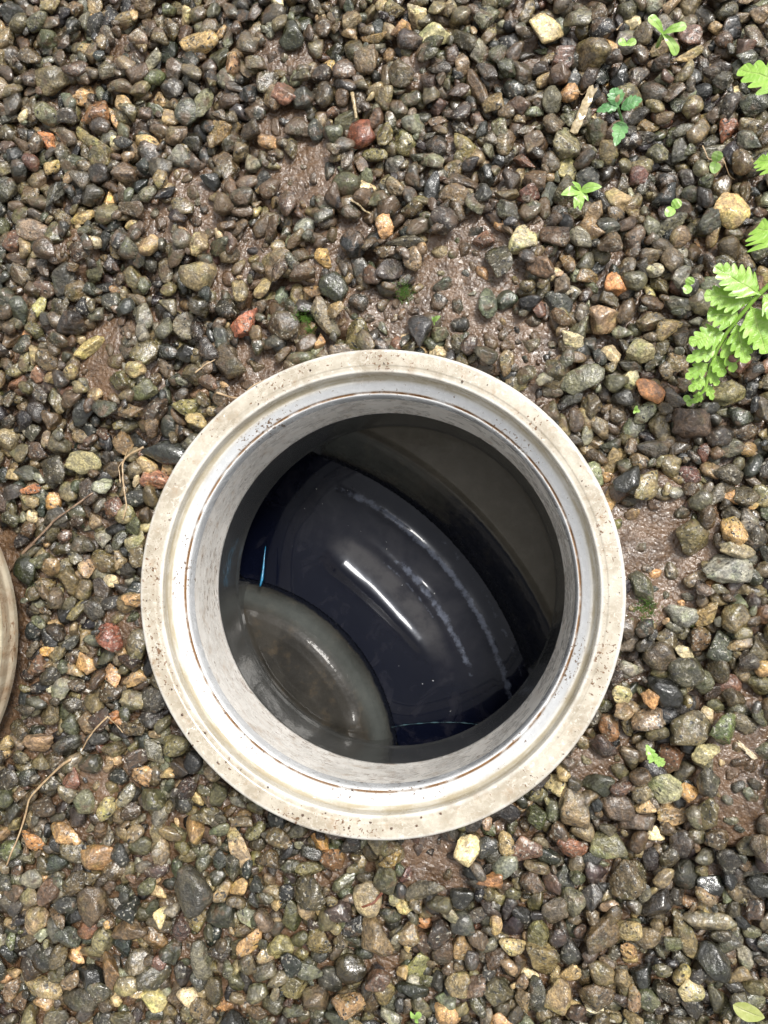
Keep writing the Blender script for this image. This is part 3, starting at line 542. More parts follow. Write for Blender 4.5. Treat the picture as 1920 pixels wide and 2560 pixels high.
# x, y, length, width (pixels of the photograph), angle (degrees, anticlockwise), r, g, b, 'a'ngular / 'r'ounded
LIST = """482 70 108 58 0 175 145 90 a|102 175 92 76 0 115 105 75 a|212 253 80 74 20 150 100 60 r|89 320 72 48 -30 190 110 50 r|270 332 40 36 0 230 220 205 a|347 326 66 36 -8 200 165 110 r|534 301 66 64 0 145 115 60 a|251 478 60 44 80 210 165 90 a|179 519 72 40 20 175 150 90 a|58 555 104 58 -12 135 115 110 r
330 444 50 48 0 40 50 54 a|106 613 64 60 0 95 70 55 r|185 617 64 58 0 90 65 50 r|386 401 70 62 0 85 80 75 r|455 320 60 54 0 65 60 60 r|93 258 78 54 -25 110 115 95 r|200 322 118 36 -32 140 130 90 a|571 131 70 56 70 190 140 110 a|498 127 66 58 90 95 70 50 a|174 200 66 58 0 180 140 95 a
488 228 96 46 62 125 130 110 a|513 436 54 48 0 45 48 52 a|548 390 104 70 100 100 80 50 a|108 463 84 50 80 85 88 92 a|891 309 88 76 0 150 75 55 r|798 133 86 38 8 195 155 95 a|914 127 76 70 45 120 100 80 a|725 73 78 66 80 60 65 45 r|750 20 52 44 80 50 58 35 r|707 220 68 60 0 150 95 80 a
879 93 80 50 110 95 85 55 r|1089 54 92 74 0 175 175 140 a|1001 166 74 62 100 105 90 60 r|1192 185 102 42 115 110 85 60 r|1080 447 90 42 78 50 55 68 a|981 378 56 52 0 110 110 120 a|752 552 58 56 0 130 140 150 r|960 563 62 50 70 180 130 80 a|1161 432 104 42 -22 95 75 60 a|1141 482 84 52 -25 120 95 60 a
785 309 62 44 85 65 75 75 r|1219 409 56 44 100 45 48 52 r|1246 366 42 40 0 35 38 45 r|825 85 54 44 20 60 60 50 r|931 66 78 24 -3 150 115 60 r|1095 231 50 48 0 100 70 70 r|1006 324 68 56 120 125 120 80 r|958 314 64 42 95 120 110 70 r|1165 332 90 56 -60 140 130 85 r|1369 35 102 70 -10 215 195 150 a
1442 19 86 50 0 105 105 95 a|1581 60 70 60 70 115 110 115 a|1594 10 44 34 -10 220 205 170 a|1484 106 96 84 -30 115 95 65 a|1531 83 46 40 -20 185 140 75 a|1317 139 74 64 110 90 75 50 r|1415 112 60 54 0 110 70 60 a|1743 50 60 58 0 120 75 60 r|1565 150 68 46 75 38 42 48 a|1612 150 60 56 0 100 85 80 a
1585 200 76 72 0 120 110 80 a|1386 216 70 48 80 105 105 95 r|1851 494 92 84 -60 215 180 125 r|1839 287 58 52 60 150 85 60 a|1610 407 50 46 0 120 65 60 a|1662 343 56 52 0 110 110 85 r|1716 340 60 52 45 85 85 80 r|1789 525 66 58 100 80 85 80 r|1311 594 76 70 80 190 180 150 a|1388 586 74 60 0 110 80 60 r
1486 553 72 54 -22 150 120 85 r|1528 548 60 48 -10 75 80 85 r|1693 532 104 44 28 120 120 105 a|1473 428 72 58 60 85 90 100 a|1425 393 72 46 80 165 160 115 a|1420 330 86 66 100 125 120 95 a|1317 370 68 34 -50 125 75 50 a|1529 401 54 44 80 60 50 45 r|1380 455 74 46 60 90 100 105 a|1639 270 56 36 0 150 120 70 a
1631 305 60 42 -10 80 75 75 a|1735 104 76 24 14 170 145 100 a|488 682 96 84 0 140 125 95 r|135 682 88 64 38 80 78 75 a|162 709 62 54 20 115 95 60 r|600 796 92 62 75 185 95 70 a|444 798 70 58 90 120 115 110 r|297 756 56 46 50 60 70 75 a|255 736 56 52 90 75 75 70 r|338 779 70 52 100 105 105 100 a
488 756 62 54 90 70 60 45 r|204 856 90 38 38 160 145 85 a|567 897 98 78 110 100 85 70 a|347 875 76 72 0 110 100 65 r|339 968 82 54 12 100 105 80 r|447 868 64 52 45 45 45 45 a|366 1014 82 52 58 85 65 50 r|177 1022 76 60 50 55 58 62 a|459 1010 98 62 -10 130 125 65 a|392 1122 130 66 -8 55 62 68 r
375 1193 98 54 -10 180 115 95 a|183 1149 98 66 5 150 145 110 a|58 1120 68 50 -10 90 65 50 r|106 1165 96 78 100 75 70 55 r|35 1178 74 46 -15 80 85 80 a|48 1219 70 26 5 190 110 45 a|102 1253 58 44 70 180 130 50 a|305 1168 58 50 0 110 100 80 r|231 1211 52 46 0 130 140 135 a|278 1099 70 58 100 140 110 70 a
73 925 56 42 50 140 100 90 a|116 925 62 38 70 150 125 90 a|64 746 62 38 65 150 150 85 a|23 763 82 50 95 75 85 75 a|257 1267 56 50 30 130 85 75 r|260 1319 64 34 12 45 48 55 r|266 1594 80 60 -38 150 75 60 r|147 1457 88 54 -82 110 95 60 r|231 1405 76 56 -22 110 95 60 a|93 1635 46 30 -5 200 150 65 a
33 1430 82 62 -70 50 58 35 r|295 1427 50 42 -10 65 62 62 r|123 1542 58 46 -10 42 44 52 r|170 1529 60 36 70 125 115 65 a|187 1421 52 44 70 155 125 105 a|328 1616 90 54 70 110 100 75 r|257 1700 70 46 -70 190 140 95 a|309 1704 74 42 18 165 130 90 a|181 1666 64 48 -50 190 145 90 a|370 1758 86 72 0 75 70 65 a
424 1874 72 54 0 115 110 65 r|95 1731 30 26 0 195 190 175 r|77 1866 84 58 20 150 120 100 a|143 1874 78 54 8 65 65 65 r|262 1803 38 34 0 165 100 40 r|366 1890 78 50 -58 110 110 100 a|1743 1342 92 84 -20 120 110 70 a|1839 1330 74 56 -70 185 145 85 a|1845 1376 82 40 -8 135 125 105 a|1820 1423 116 72 8 130 135 145 a
1712 1542 76 52 -4 125 130 135 a|1778 1535 78 50 70 150 125 75 a|1851 1546 74 66 40 115 100 65 a|1766 1604 64 54 60 120 90 60 r|1816 1620 72 58 80 75 85 75 r|1662 1647 82 70 -10 100 85 75 r|1728 1639 50 30 -15 200 190 165 a|1729 1685 82 72 10 85 85 70 r|1567 1747 50 46 100 200 190 145 r|1637 1756 50 38 -28 190 135 75 a
1674 1739 96 66 -38 40 43 50 r|1637 1808 92 52 10 135 110 90 a|1535 1832 68 48 -65 140 95 60 r|1818 1828 80 64 80 95 115 60 a|1693 1905 80 60 65 115 75 50 r|1778 1893 70 46 22 180 175 135 a|1585 1685 70 42 -30 130 125 130 a|1735 1835 104 80 30 110 100 75 r|1614 1469 82 48 112 85 85 60 r|1546 698 62 52 -45 195 125 65 a
1648 659 46 36 -10 180 175 165 r|1398 744 78 62 -40 70 72 78 a|1519 787 84 70 -10 150 120 100 a|1434 844 68 36 -28 205 195 170 a|1537 871 52 48 0 200 180 150 a|1612 870 66 58 -30 150 145 115 r|1457 937 118 60 33 110 115 100 a|1635 968 74 64 110 205 130 70 r|1569 983 58 50 -10 60 60 62 r|1589 937 50 44 60 185 180 150 r
1835 972 90 60 5 120 115 75 a|1351 667 72 56 -5 115 85 65 a|1569 1199 80 58 60 40 42 42 a|1619 1215 90 62 38 130 115 75 a|1733 1188 54 50 0 105 60 60 a|1496 1180 62 42 -70 125 140 115 r|1546 1145 74 46 65 140 120 80 a|1531 1252 62 30 80 185 145 90 a|1643 1118 80 48 -5 80 72 70 r|1666 1064 80 58 -50 115 105 85 a
1743 1045 102 74 -10 100 80 75 a|1839 1234 44 34 -20 175 125 60 r|1897 1114 44 36 -15 165 130 75 r|1835 1180 74 54 -42 100 95 90 r|1049 816 84 66 -50 70 70 85 a|1097 866 54 42 10 210 190 160 a|885 824 76 64 45 120 110 60 a|704 809 86 76 0 95 80 65 r|806 785 114 48 -58 130 120 110 a|835 766 48 40 60 140 115 70 a
1219 747 82 48 88 90 105 95 r|1265 739 54 48 40 65 80 75 r|829 708 84 68 -50 60 65 50 a|777 716 60 42 -18 150 115 70 r|729 720 58 44 100 145 130 90 r|800 635 58 40 -75 200 160 85 a|891 743 52 50 0 75 65 60 r|976 666 92 56 35 85 75 85 a|989 851 42 32 70 120 80 65 r|1253 643 80 72 -50 85 80 65 a
1207 589 62 42 10 125 85 75 r|686 712 52 36 60 110 130 125 a|1010 593 100 48 8 90 85 75 a|682 631 86 50 8 135 115 95 r|166 1959 62 48 -70 135 80 70 a|249 2032 62 48 80 160 150 100 a|366 2013 68 54 -10 90 90 60 r|139 2099 94 50 -5 165 125 75 a|58 2117 72 48 -55 180 120 55 a|120 2173 62 44 18 60 75 72 r
230 2159 92 66 5 150 110 70 r|374 2196 68 44 18 100 75 80 r|579 2144 116 46 -62 175 150 125 a|471 2090 76 54 100 155 120 75 a|467 2240 112 90 -40 75 72 65 a|583 2238 56 38 22 175 140 85 r|538 2317 88 76 25 70 75 70 a|436 2340 72 54 100 95 65 65 r|305 2340 96 50 18 115 90 60 a|366 2369 84 46 -48 120 90 45 r
235 2375 66 56 60 120 115 85 r|162 2418 52 44 -20 205 155 95 a|100 2252 74 56 75 110 80 65 r|212 2279 92 74 -60 105 85 65 a|64 2321 74 58 80 145 120 100 r|73 2506 104 54 -14 150 130 90 r|200 2472 72 58 -10 45 48 55 a|166 2533 104 54 0 80 75 65 r|355 2533 78 56 -5 180 170 115 a|486 2429 114 54 -72 110 110 105 a
258 2441 86 54 -50 130 95 50 a|328 2425 70 56 60 110 100 85 a|370 2468 94 66 25 85 78 50 a|613 2375 80 46 60 170 130 85 r|536 2553 56 34 0 185 130 75 a|154 2360 66 46 -35 75 85 85 r|787 2128 52 40 -60 200 140 55 a|821 2171 60 54 -40 140 95 50 r|916 2151 56 40 -60 100 85 60 r|976 2155 70 34 30 140 115 50 a
758 2198 68 36 5 120 115 80 r|914 2267 80 70 -80 140 125 100 r|933 2360 98 74 -75 125 105 80 r|871 2449 76 72 0 70 62 45 r|1051 2344 46 34 0 190 125 80 r|713 2310 80 54 100 90 90 60 r|817 2483 66 62 -30 70 70 68 r|868 2530 82 58 0 150 115 80 r|1153 2408 64 48 100 150 120 80 r|1153 2337 66 58 -60 75 78 82 a
981 2263 52 34 52 160 155 125 a|1008 2290 46 42 0 175 160 110 a|1055 2240 100 40 24 95 90 80 a|941 2472 66 50 5 105 75 65 a|1026 2510 82 38 -3 50 58 52 a|1226 2213 62 48 -10 175 115 60 a|1153 2260 58 50 0 50 52 55 a|1041 2452 76 48 65 140 145 90 a|767 2248 88 72 -20 90 82 55 r|1014 2205 40 30 70 110 65 70 a
1188 2495 66 48 62 120 95 85 a|1250 2510 84 58 -10 95 88 60 a|1396 1984 68 58 20 195 180 135 a|1496 1974 88 50 -5 70 75 55 a|1444 2036 92 84 -30 130 110 85 a|1681 1991 82 70 -10 150 155 130 r|1735 1997 52 46 0 175 130 65 a|1712 2059 98 52 8 155 125 90 a|1781 2047 78 54 60 110 100 65 a|1623 2032 56 40 -5 180 150 110 a
1550 2032 90 62 -8 105 85 75 r|1608 2076 90 54 0 105 85 80 a|1654 2113 46 40 -50 220 205 175 a|1720 2132 66 56 100 75 62 60 r|1319 2140 78 66 -5 125 90 85 a|1438 2138 86 54 -15 145 85 55 a|1533 2136 86 68 -28 110 110 75 a|1660 2288 88 56 42 60 55 58 r|1797 2236 72 44 -8 45 48 50 a|1446 2279 78 62 -70 105 105 90 r
1573 2221 104 84 35 110 95 75 a|1731 2375 106 48 -68 130 115 80 r|1805 2433 94 66 -55 55 58 58 r|1363 2425 90 66 -75 125 110 70 r|1585 2408 52 34 -40 200 150 105 a|1621 2479 60 52 100 45 50 55 r|1743 2506 60 56 0 170 160 130 r|1720 2468 56 34 70 165 145 90 r|1401 2514 88 62 80 150 125 90 a|1347 2518 92 52 88 75 75 70 r
1496 2514 82 64 -10 105 85 65 r|1492 2552 50 26 0 225 220 205 a|1507 2360 96 68 50 105 85 60 a|1790 2330 118 44 5 115 105 85 r|1395 2300 70 60 20 100 90 85 r|648 2450 60 50 30 90 85 70 r|690 2390 66 58 10 130 125 75 a|790 2380 70 60 -20 125 110 65 a"""
stones = []
for tok in LIST.replace('\n', '|').split('|'):
    f = tok.split()
    if len(f) != 9: continue
    v = [float(a) for a in f[:8]]; stones.append((v, f[8]))
print('listed stones', len(stones))

def stone_cols(n, rgb, speck, seed, mud, rough, grit):
    c = np.ones((n, 4)); rgb = np.array(rgb); rgb = rgb * 0.66 + 0.34 * (rgb @ [0.3, 0.6, 0.1]); c[:, :3] = rgb * np.array([1.08, 1.0, 0.735]); c[:, 3] = speck
    p = np.ones((n, 4)); p[:, 0] = seed; p[:, 1] = mud; p[:, 2] = rough; p[:, 3] = grit
    return c, p

ALB = 1.18
landing = []
def upper(y): return float(np.clip((y + 0.02) / 0.25, 0, 1))
# the smaller stones between them: too many to be things of their own
PAL = [((104, 92, 66), 12), ((100, 78, 56), 15), ((118, 104, 74), 9), ((86, 82, 72), 11), ((66, 66, 66), 11), ((48, 51, 57), 9), ((100, 102, 90), 6), ((130, 112, 84), 7), ((160, 136, 98), 3.2),
       ((170, 128, 84), 0.7), ((125, 80, 64), 1.0), ((196, 180, 150), 0.6), ((108, 94, 84), 4), ((120, 122, 120), 3), ((88, 92, 62), 4), ((80, 64, 52), 8)]
pw = np.array([p[1] for p in PAL], float); pw /= pw.sum(); PC = np.array([p[0] for p in PAL], float); PC = PC * ((PC.mean(1) / 104) ** 0.55)[:, None].clip(0.68, 1.12)
acc_V, acc_F, acc_c, acc_p = [], [], [], []; nv = 0
protos = [[shape(I2, r, 50 + k) for k, r in enumerate(np.r_[np.linspace(0.0, 0.4, 21), np.linspace(0.5, .85, 5)])]]
protos.append([shape(I1, r, 90 + k) for k, r in enumerate(np.r_[np.linspace(0.0, 0.35, 14), np.linspace(0.5, .9, 4)])])
protos += [None, [shape(IB, r, 130 + k) for k, r in enumerate(np.linspace(0.1, 0.8, 14))]]
def add_small(x, y, z, a, b, c, yaw, lvl=0):
    global nv
    if lvl == 2: lvl = 0 if rng.random() < 0.45 else 1
    Vb = protos[lvl][int(rng.integers(len(protos[lvl])))]
    Vb = Vb * np.sign(rng.uniform(-1, 1, 3))
    V = place_mesh(Vb, a, b, c, yaw, rng.uniform(0, 0.4), rng.uniform(0, 6.28)) + np.array([x, y, z])
    rgb = PC[rng.choice(len(PC), p=pw)] + rng.normal(0, 7) + rng.normal(0, 4, 3); rgb = np.clip(rgb, 25, 240); lum = rgb.mean()
    cc, pp = stone_cols(len(V), lin(rgb) * ALB, float(rng.choice([0, 0.2, 0.6, 0.9])), rng.random() * 9, 0.8 * upper(y) * rng.random() + 0.6 * muddy(x, y), rng.random(), rng.uniform(0.4, 1.6))
    acc_V.append(V); acc_F.append((I2, I1, None, IB)[lvl][1] + nv); acc_c.append(cc); acc_p.append(pp); nv += len(V)

XR, YR = (-0.285, 0.265), (-0.295, 0.415)
def gap_fill(n, smin, smax, covmax, zmax, lvl=0, embed=0.35, pw_=1.0):
    made = 0
    for _ in range(n):
        x = rng.uniform(*XR); y = rng.uniform(*YR); d = math.hypot(x, y)
        s = smin + (smax - smin) * rng.random() ** pw_
        if d < 0.1302 + s * 0.35: continue
        if math.hypot(x + 0.3309, y + 0.0312) < 0.120 + s * 0.3: continue
        mq = float(muddy(x, y)) + 0.16 * float(sinnoise(np.array([[x, y, 0.0]]), 170, 6, 12)[0])
        if mq > 0.45 + 0.2 * rng.random(): continue
        a = s / 2; b = a * rng.uniform(0.5, 0.92); c = b * rng.uniform(0.5, 0.95); yaw = rng.uniform(0, 3.14)
        r = settle(x, y, a, b, c, yaw, q=0.6, embed=embed, write=False)
        if r is None or r[1] > covmax or r[0] + c > zmax: continue
        z = settle(x, y, a, b, c, yaw, q=0.6, embed=embed)[0]
        add_small(x, y, z, a, b, c, yaw, lvl); made += 1
    return made
base_n = gap_fill(9000, 0.009, 0.0145, 0.30, -0.012, 3, 0.15)
COV[:] = 0
records = []
# largest first so that small ones settle on and beside them
order = sorted(range(len(stones)), key=lambda i: -stones[i][0][2] * stones[i][0][3])
for i in order:
    (X, Y, Lp, Wp, ang, r_, g_, b_), sh = stones[i]
    p = px(X, Y, -0.014); k = 0.4164 / FPX / 0.985
    a, b = Lp * k / 2 * 1.04, Wp * k / 2 * 1.04
    d = math.hypot(p[0], p[1]); lim = 0.1302 + min(a, b) * 0.72
    if d < lim: p[0] *= lim / d; p[1] *= lim / d
    dl = math.hypot(p[0] + 0.3309, p[1] + 0.0312); ll = 0.1215 + min(a, b) * 0.55
    if dl < ll: p[0] = -0.3309 + (p[0] + 0.3309) * ll / dl; p[1] = -0.0312 + (p[1] + 0.0312) * ll / dl
    c = (0.62 + 0.22 * rng.random()) * min(b, a * 0.8)
    if sh == 'r': c *= 1.08
    yaw = math.radians(ang)
    res = settle(p[0], p[1], a, b, c, yaw, q=0.6, embed=0.22)
    z = res[0] if res else MUDZ + c * 0.6
    z = min(z, -0.0005 - c)
    records.append((i, p[0], p[1], z, a, b, c, yaw, sh, (r_, g_, b_)))

def colour_name(rgb):
    return min(NAMES, key=lambda n: sum((u - v) ** 2 for u, v in zip(n[1], rgb)))[0]
def shape_name(a, b, sh):
    q = a / b
    if q > 1.75: return 'long ' + ('smooth' if sh == 'r' else 'angular')
    if sh == 'r': return 'rounded' if q < 1.25 else 'egg-shaped'
    return 'blocky' if q < 1.25 else 'wedge-shaped'
HR = ['one', 'two', 'three', 'four', 'five', 'six', 'seven', 'eight', 'nine', 'ten', 'eleven', 'twelve']
def where(x, y):
    hr = HR[(round(math.degrees(math.atan2(x, y)) / 30) - 1) % 12]; d = math.hypot(x, y) - 0.13
    w = 'touching' if d < 0.016 else 'nearby' if d < 0.05 else 'midway out' if d < 0.12 else 'far out'
    return f'{w}, {hr} o\'clock from the pipe'
taken = {}
info = []
for rec in records:
    i, x, y, z, a, b, c, yaw, sh, rgb = rec
    size = 'large' if a * b > 0.0088 ** 2 else 'small' if a * b < 0.0056 ** 2 else 'medium'
    info.append([size, colour_name(rgb), shape_name(a, b, sh), where(x, y), x, y])
def base_label(t): return f'{t[0]} {t[1]} {t[2]} pebble {t[3]}'
labels = [base_label(t) for t in info]
def ensure():
    from collections import Counter
    for rnd in range(5):
        cnt = Counter(labels)
        dup = [i for i, l in enumerate(labels) if cnt[l] > 1]
        if not dup: return
        for i in dup:
            t = info[i]; ds = sorted(range(len(info)), key=lambda j: (info[j][4] - t[4]) ** 2 + (info[j][5] - t[5]) ** 2)
            nb = info[ds[1 + rnd]]
            labels[i] = f'{t[1]} {t[2]} pebble by {nb[1]} one, {t[3]}'
ensure()
for j, rec in enumerate(records):
    i, x, y, z, a, b, c, yaw, sh, rgb = rec
    rnd = (0.35 + 0.45 * rng.random()) if sh == 'r' else 0.0 + 0.3 * rng.random()
    V = place_mesh(shape(I2, rnd, 1000 + i), a, b, c, yaw, rng.uniform(0, 0.45), rng.uniform(0, 6.28))
    me = mesh_from('pebble', V, I2[1])
    lum = sum(rgb) / 3
    dark = lum < 62
    kk = float(np.clip((lum / 112) ** 0.8, 0.7, 1.08))
    cc, pp = stone_cols(len(V), lin(rgb) * ALB * kk, 0.0 if dark else float(rng.choice([0, 0.2, 0.6, 0.9])), rng.random() * 9, 0.0 + 0.5 * upper(y) * rng.random() - (0.6 if lum > 140 or dark else 0),
                        rng.random() * (0.4 if dark else 1.0), 0.25 if dark else rng.uniform(0.5, 1.6))
    attr(me, 'col', cc); attr(me, 'prm', pp)
    link('pebble', me, M['stone'], loc=(x, y, z), label=labels[j], cat='pebble', group='pebbles lying round the pipe collar')

tot = [base_n]
tot.append(gap_fill(4200, 0.0130, 0.0168, 0.22, -0.004, 2, 0.25))
tot.append(gap_fill(7000, 0.010, 0.0145, 0.30, -0.004, 1, 0.25))
tot.append(gap_fill(9000, 0.0075, 0.011, 0.36, -0.006, 1, 0.3))
tot.append(gap_fill(6500, 0.0045, 0.0078, 0.40, -0.008, 1))
# half-sunk stones in the muddy places
for _ in range(1300):
    p, r = MW[int(rng.integers(len(MW)))]; x, y = p[0] + rng.normal(0, r * 0.7), p[1] + rng.normal(0, r * 0.7)
    s = rng.uniform(0.004, 0.012)
    if math.hypot(x, y) < 0.1302 + s / 2: continue
    a = s / 2; b = a * rng.uniform(0.6, 0.95); c = b * 0.8; yaw = rng.uniform(0, 3.14)
    rr = settle(x, y, a, b, c, yaw, q=0.6, embed=0.95, write=False)
    if rr is None or rr[1] > 0.1: continue
    z = settle(x, y, a, b, c, yaw, q=0.6, embed=0.95)[0]; add_small(x, y, z, a, b, c, yaw, 1)
# a stony rest of the yard, coarser, outside the near field
print('small stones', tot, 'n', len(acc_V), 'faces', sum(len(f) for f in acc_F))
me = mesh_from('gravel', np.concatenate(acc_V), np.concatenate(acc_F)); attr(me, 'col', np.concatenate(acc_c)); attr(me, 'prm', np.concatenate(acc_p))
link('gravel', me, M['stone'], kind='stuff', label='smaller wet pebbles filling the gaps all over the ground', cat='gravel')

def top_at(x, y):
    i = int((x - HX0) / HS); j = int((y - HY0) / HS)
    return float(H[min(max(i, 0), HN - 1), min(max(j, 0), HM - 1)])

# ------------------------------------------------------------------ leaves and seedlings
def leaf_mesh(base, tip, width, teeth=0, depth=0.3, bend=0.1, prof='leaf', n=22, fold=0.12, side=0.0):
    B, T = np.array(base, float), np.array(tip, float); ax = T - B; Ln = np.linalg.norm(ax); ax /= Ln
    S = np.cross(ax, [0, 0, 1.0]); S /= np.linalg.norm(S); U = np.cross(S, ax)
    if teeth: n = max(n, teeth * 9)
    s = np.linspace(0, 1, n)
    if prof == 'leaf': w = np.sin(np.pi * np.clip(s, 0, 1) ** 0.8) ** 0.75
    elif prof == 'fan': w = np.where(s < 0.08, s * 1.2, 0.1 + 0.95 * np.clip((s - 0.08) / 0.2, 0, 1) ** 0.6) * np.maximum(1 - s, 0) ** 0.62 * (1 + 0.25 * s)
    elif prof == 'round': w = np.sqrt(np.maximum(1 - (2 * s - 1) ** 2, 0))
    elif prof == 'strap': w = (np.minimum(1, s * 2 + 0.35)) * np.sqrt(np.maximum(1 - np.clip((s - 0.75) / 0.25, 0, 1) ** 2, 0)) * (0.55 + 0.5 * s)
    hw = width / 2 * w
    V = []; vein = []
    cols = [-1, -0.8, -0.45, -0.1, 0, 0.1, 0.45, 0.8, 1]
    for k in range(n):
        ph = (s[k] * teeth) % 1.0 if teeth else 0
        tooth = abs(math.sin(math.pi * ph)) ** 0.6 if teeth else 0
        for c in cols:
            f = 1.0
            fwd = 0.0
            if teeth and abs(c) == 1:
                f = 1.0 + depth * (tooth - 0.45) * (1.0 if 0.04 < s[k] < 0.98 else 0)
                fwd = depth * 0.8 * tooth * hw[k]
            z = fold * abs(c) * hw[k] - 0.05 * hw[k] * math.sin(s[k] * 17 + c * 3)
            p = B + ax * (s[k] * Ln + fwd) + S * (c * f * hw[k] + side * Ln * math.sin(np.pi * s[k])) + U * (bend * Ln * math.sin(np.pi * s[k]) + z)
            V.append(p); lat = abs(((s[k] * 7 - abs(c) * 0.9) % 1) - 0.5) < 0.09
            vein.append(1.0 if c == 0 else (0.45 if lat and teeth else 0.0))
    me = mesh_from('leaf', np.array(V), grid_faces(n, len(cols)))
    vv = np.array(vein); attr(me, 'vein', np.stack([vv, vv, vv, vv * 0 + 1], -1)); return me

def pz(x, y, z): return tuple(px(x, y, z))
def plain_vein(me):
    attr(me, 'vein', np.zeros((len(me.vertices), 4))); return me
def stem(parent, pts, r0, r1, mat, name='stem', n=16):
    Q = resample(pts, n); o = link(name, plain_vein(tube(Q, np.linspace(r0, r1, n))), mat, parent); return o

fern = link('fern_frond', None, label='bright green fern frond arching in from the right above the pebbles', cat='fern')
rach = [(1990, 640, .050), (1950, 686, .044), (1919, 716, .040), (1888, 744, .036), (1851, 790, .031), (1815, 833, .025), (1788, 885, .020), (1773, 925, .016), (1767, 961, .012), (1757, 985, .009), (1742, 995, .008), (1738, 985, .009), (1748, 980, .010)]
stem(fern, [pz(p[0], p[1], p[2] + .0012) for p in rach], 0.0012, 0.0007, M['fern'], n=48)
for bx, by, bz, tx, ty, tz, wd, nt_ in [(1903, 738, .040, 1786, 666, .040, 84, 8), (1886, 746, .036, 1760, 738, .034, 84, 7), (1851, 789, .032, 1768, 785, .030, 80, 5), (1815, 832, .026, 1722, 857, .025, 66, 6),
                                  (1795, 872, .022, 1715, 901, .021, 44, 5), (1773, 907, .018, 1714, 946, .016, 42, 5), (1766, 942, .014, 1722, 977, .012, 36, 4),
                                  (1905, 735, .038, 1975, 800, .038, 80, 7), (1876, 762, .035, 1917, 884, .030, 88, 7), (1840, 806, .030, 1866, 908, .026, 66, 6), (1815, 842, .026, 1834, 931, .020, 50, 5), (1788, 886, .022, 1808, 942, .018, 46, 4),
                                  (1774, 926, .016, 1794, 964, .013, 34, 3), (1768, 960, .012, 1782, 1000, .009, 26, 2), (1756, 984, .010, 1736, 1004, .006, 30, 3),
                                  (1940, 700, .044, 1850, 610, .044, 80, 7), (1950, 690, .044, 2030, 760, .044, 80, 7)]:
    if (tx, ty) == (1850, 610): continue
    link('leaflet', leaf_mesh(pz(bx, by, bz), pz(tx, ty, tz), wd * 0.42 / FPX * 0.76, max(3, int(nt_ * 0.9)), 0.65, rng.uniform(-.02, .07), 'fan', fold=rng.uniform(-.05, .15)), M['fern'], fern)
f2 = link('fern_frond', None, label='second fern frond whose leaflet tips reach over the right edge', cat='fern')
stem(f2, [pz(2010, 80, .05), pz(1985, 220, .045), pz(1970, 400, .04), pz(1990, 620, .03)], 0.001, 0.0008, M['fern'], n=30)
for bx, by, tx, ty, wd in [(1990, 225, 1846, 174, 74), (1972, 420, 1892, 400, 60), (1975, 600, 1890, 570, 100), (1990, 300, 2060, 380, 70), (1975, 480, 2050, 560, 80)]:
    link('leaflet', leaf_mesh(pz(bx, by, .04), pz(tx, ty, .03), wd * 0.42 / FPX, 5, 0.75, 0.05, 'fan'), M['fern'], f2)
sn = mesh_from('seed', I1[0] * np.array([.0023, .0021, .0016]) * (1 + 0.08 * sinnoise(I1[0], 5)[:, None]), I1[1])
link('seed', sn, M['snail'], loc=pz(1833, 896, .0245), label='small round brown seed resting on the large fern frond', cat='seed')

def seedling(label, root, node, leaves, mat, w_stem=0.0006, name='seedling', cat='seedling', group=None, z0=-0.010):
    t = link(name, None, label=label, cat=cat, group=group)
    if root: stem(t, [pz(root[0], root[1], z0), pz((root[0] + node[0]) / 2, (root[1] + node[1]) / 2 , (z0 + node[2]) / 2), pz(*node)], w_stem, w_stem * 0.8, mat, n=10)
    for l in leaves:
        tx, ty, tz, wd = l[:4]; pr = l[4] if len(l) > 4 else 'leaf'; tt = l[5] if len(l) > 5 else 0; bs = l[6] if len(l) > 6 else node
        link('leaf', leaf_mesh(pz(*bs), pz(tx, ty, tz), wd * 0.41 / FPX, tt, 0.35, 0.12, pr), mat, t)
    return t
seedling('tall seedling with three strap leaves between grey pebbles near the top right', (1643, 116), (1657, 84, .010), [(1621, 42, .016, 26, 'strap'), (1717, 66, .014, 26, 'strap'), (1692, 138, .006, 26, 'strap')], M['seed'], .0011)
seedling('seedling with five small oval leaves left of the cotyledon pairs', (1454, 482), (1452, 476, 0.0), [(1402, 487, .003, 26, 'leaf'), (1505, 467, .004, 26, 'leaf'), (1436, 522, .001, 22, 'leaf'), (1450, 527, .0, 18, 'leaf'), (1471, 503, .001, 12, 'leaf'), (1430, 454, .005, 12, 'leaf')], M['seed'], .0009)
t = seedling('small reddish-stemmed plant with toothed dark green leaves beside the wood chip', (1556, 306), (1544, 266, .008), [(1532, 220, .010, 36, 'leaf', 4), (1491, 279, .006, 22, 'leaf', 4), (1518, 283, .006, 14, 'leaf', 2), (1606, 248, .010, 30, 'leaf', 5, (1552, 272, .006)), (1538, 366, .004, 34, 'leaf', 5, (1555, 304, -.004))], M['darkleaf'], .0008, cat='plant', name='toothed_plant')
link('bract', leaf_mesh(pz(1540, 256, .010), pz(1549, 235, .013), .0022, 0, 0, .1), M['straw'], t)
G = 'cotyledon pairs among the pebbles'
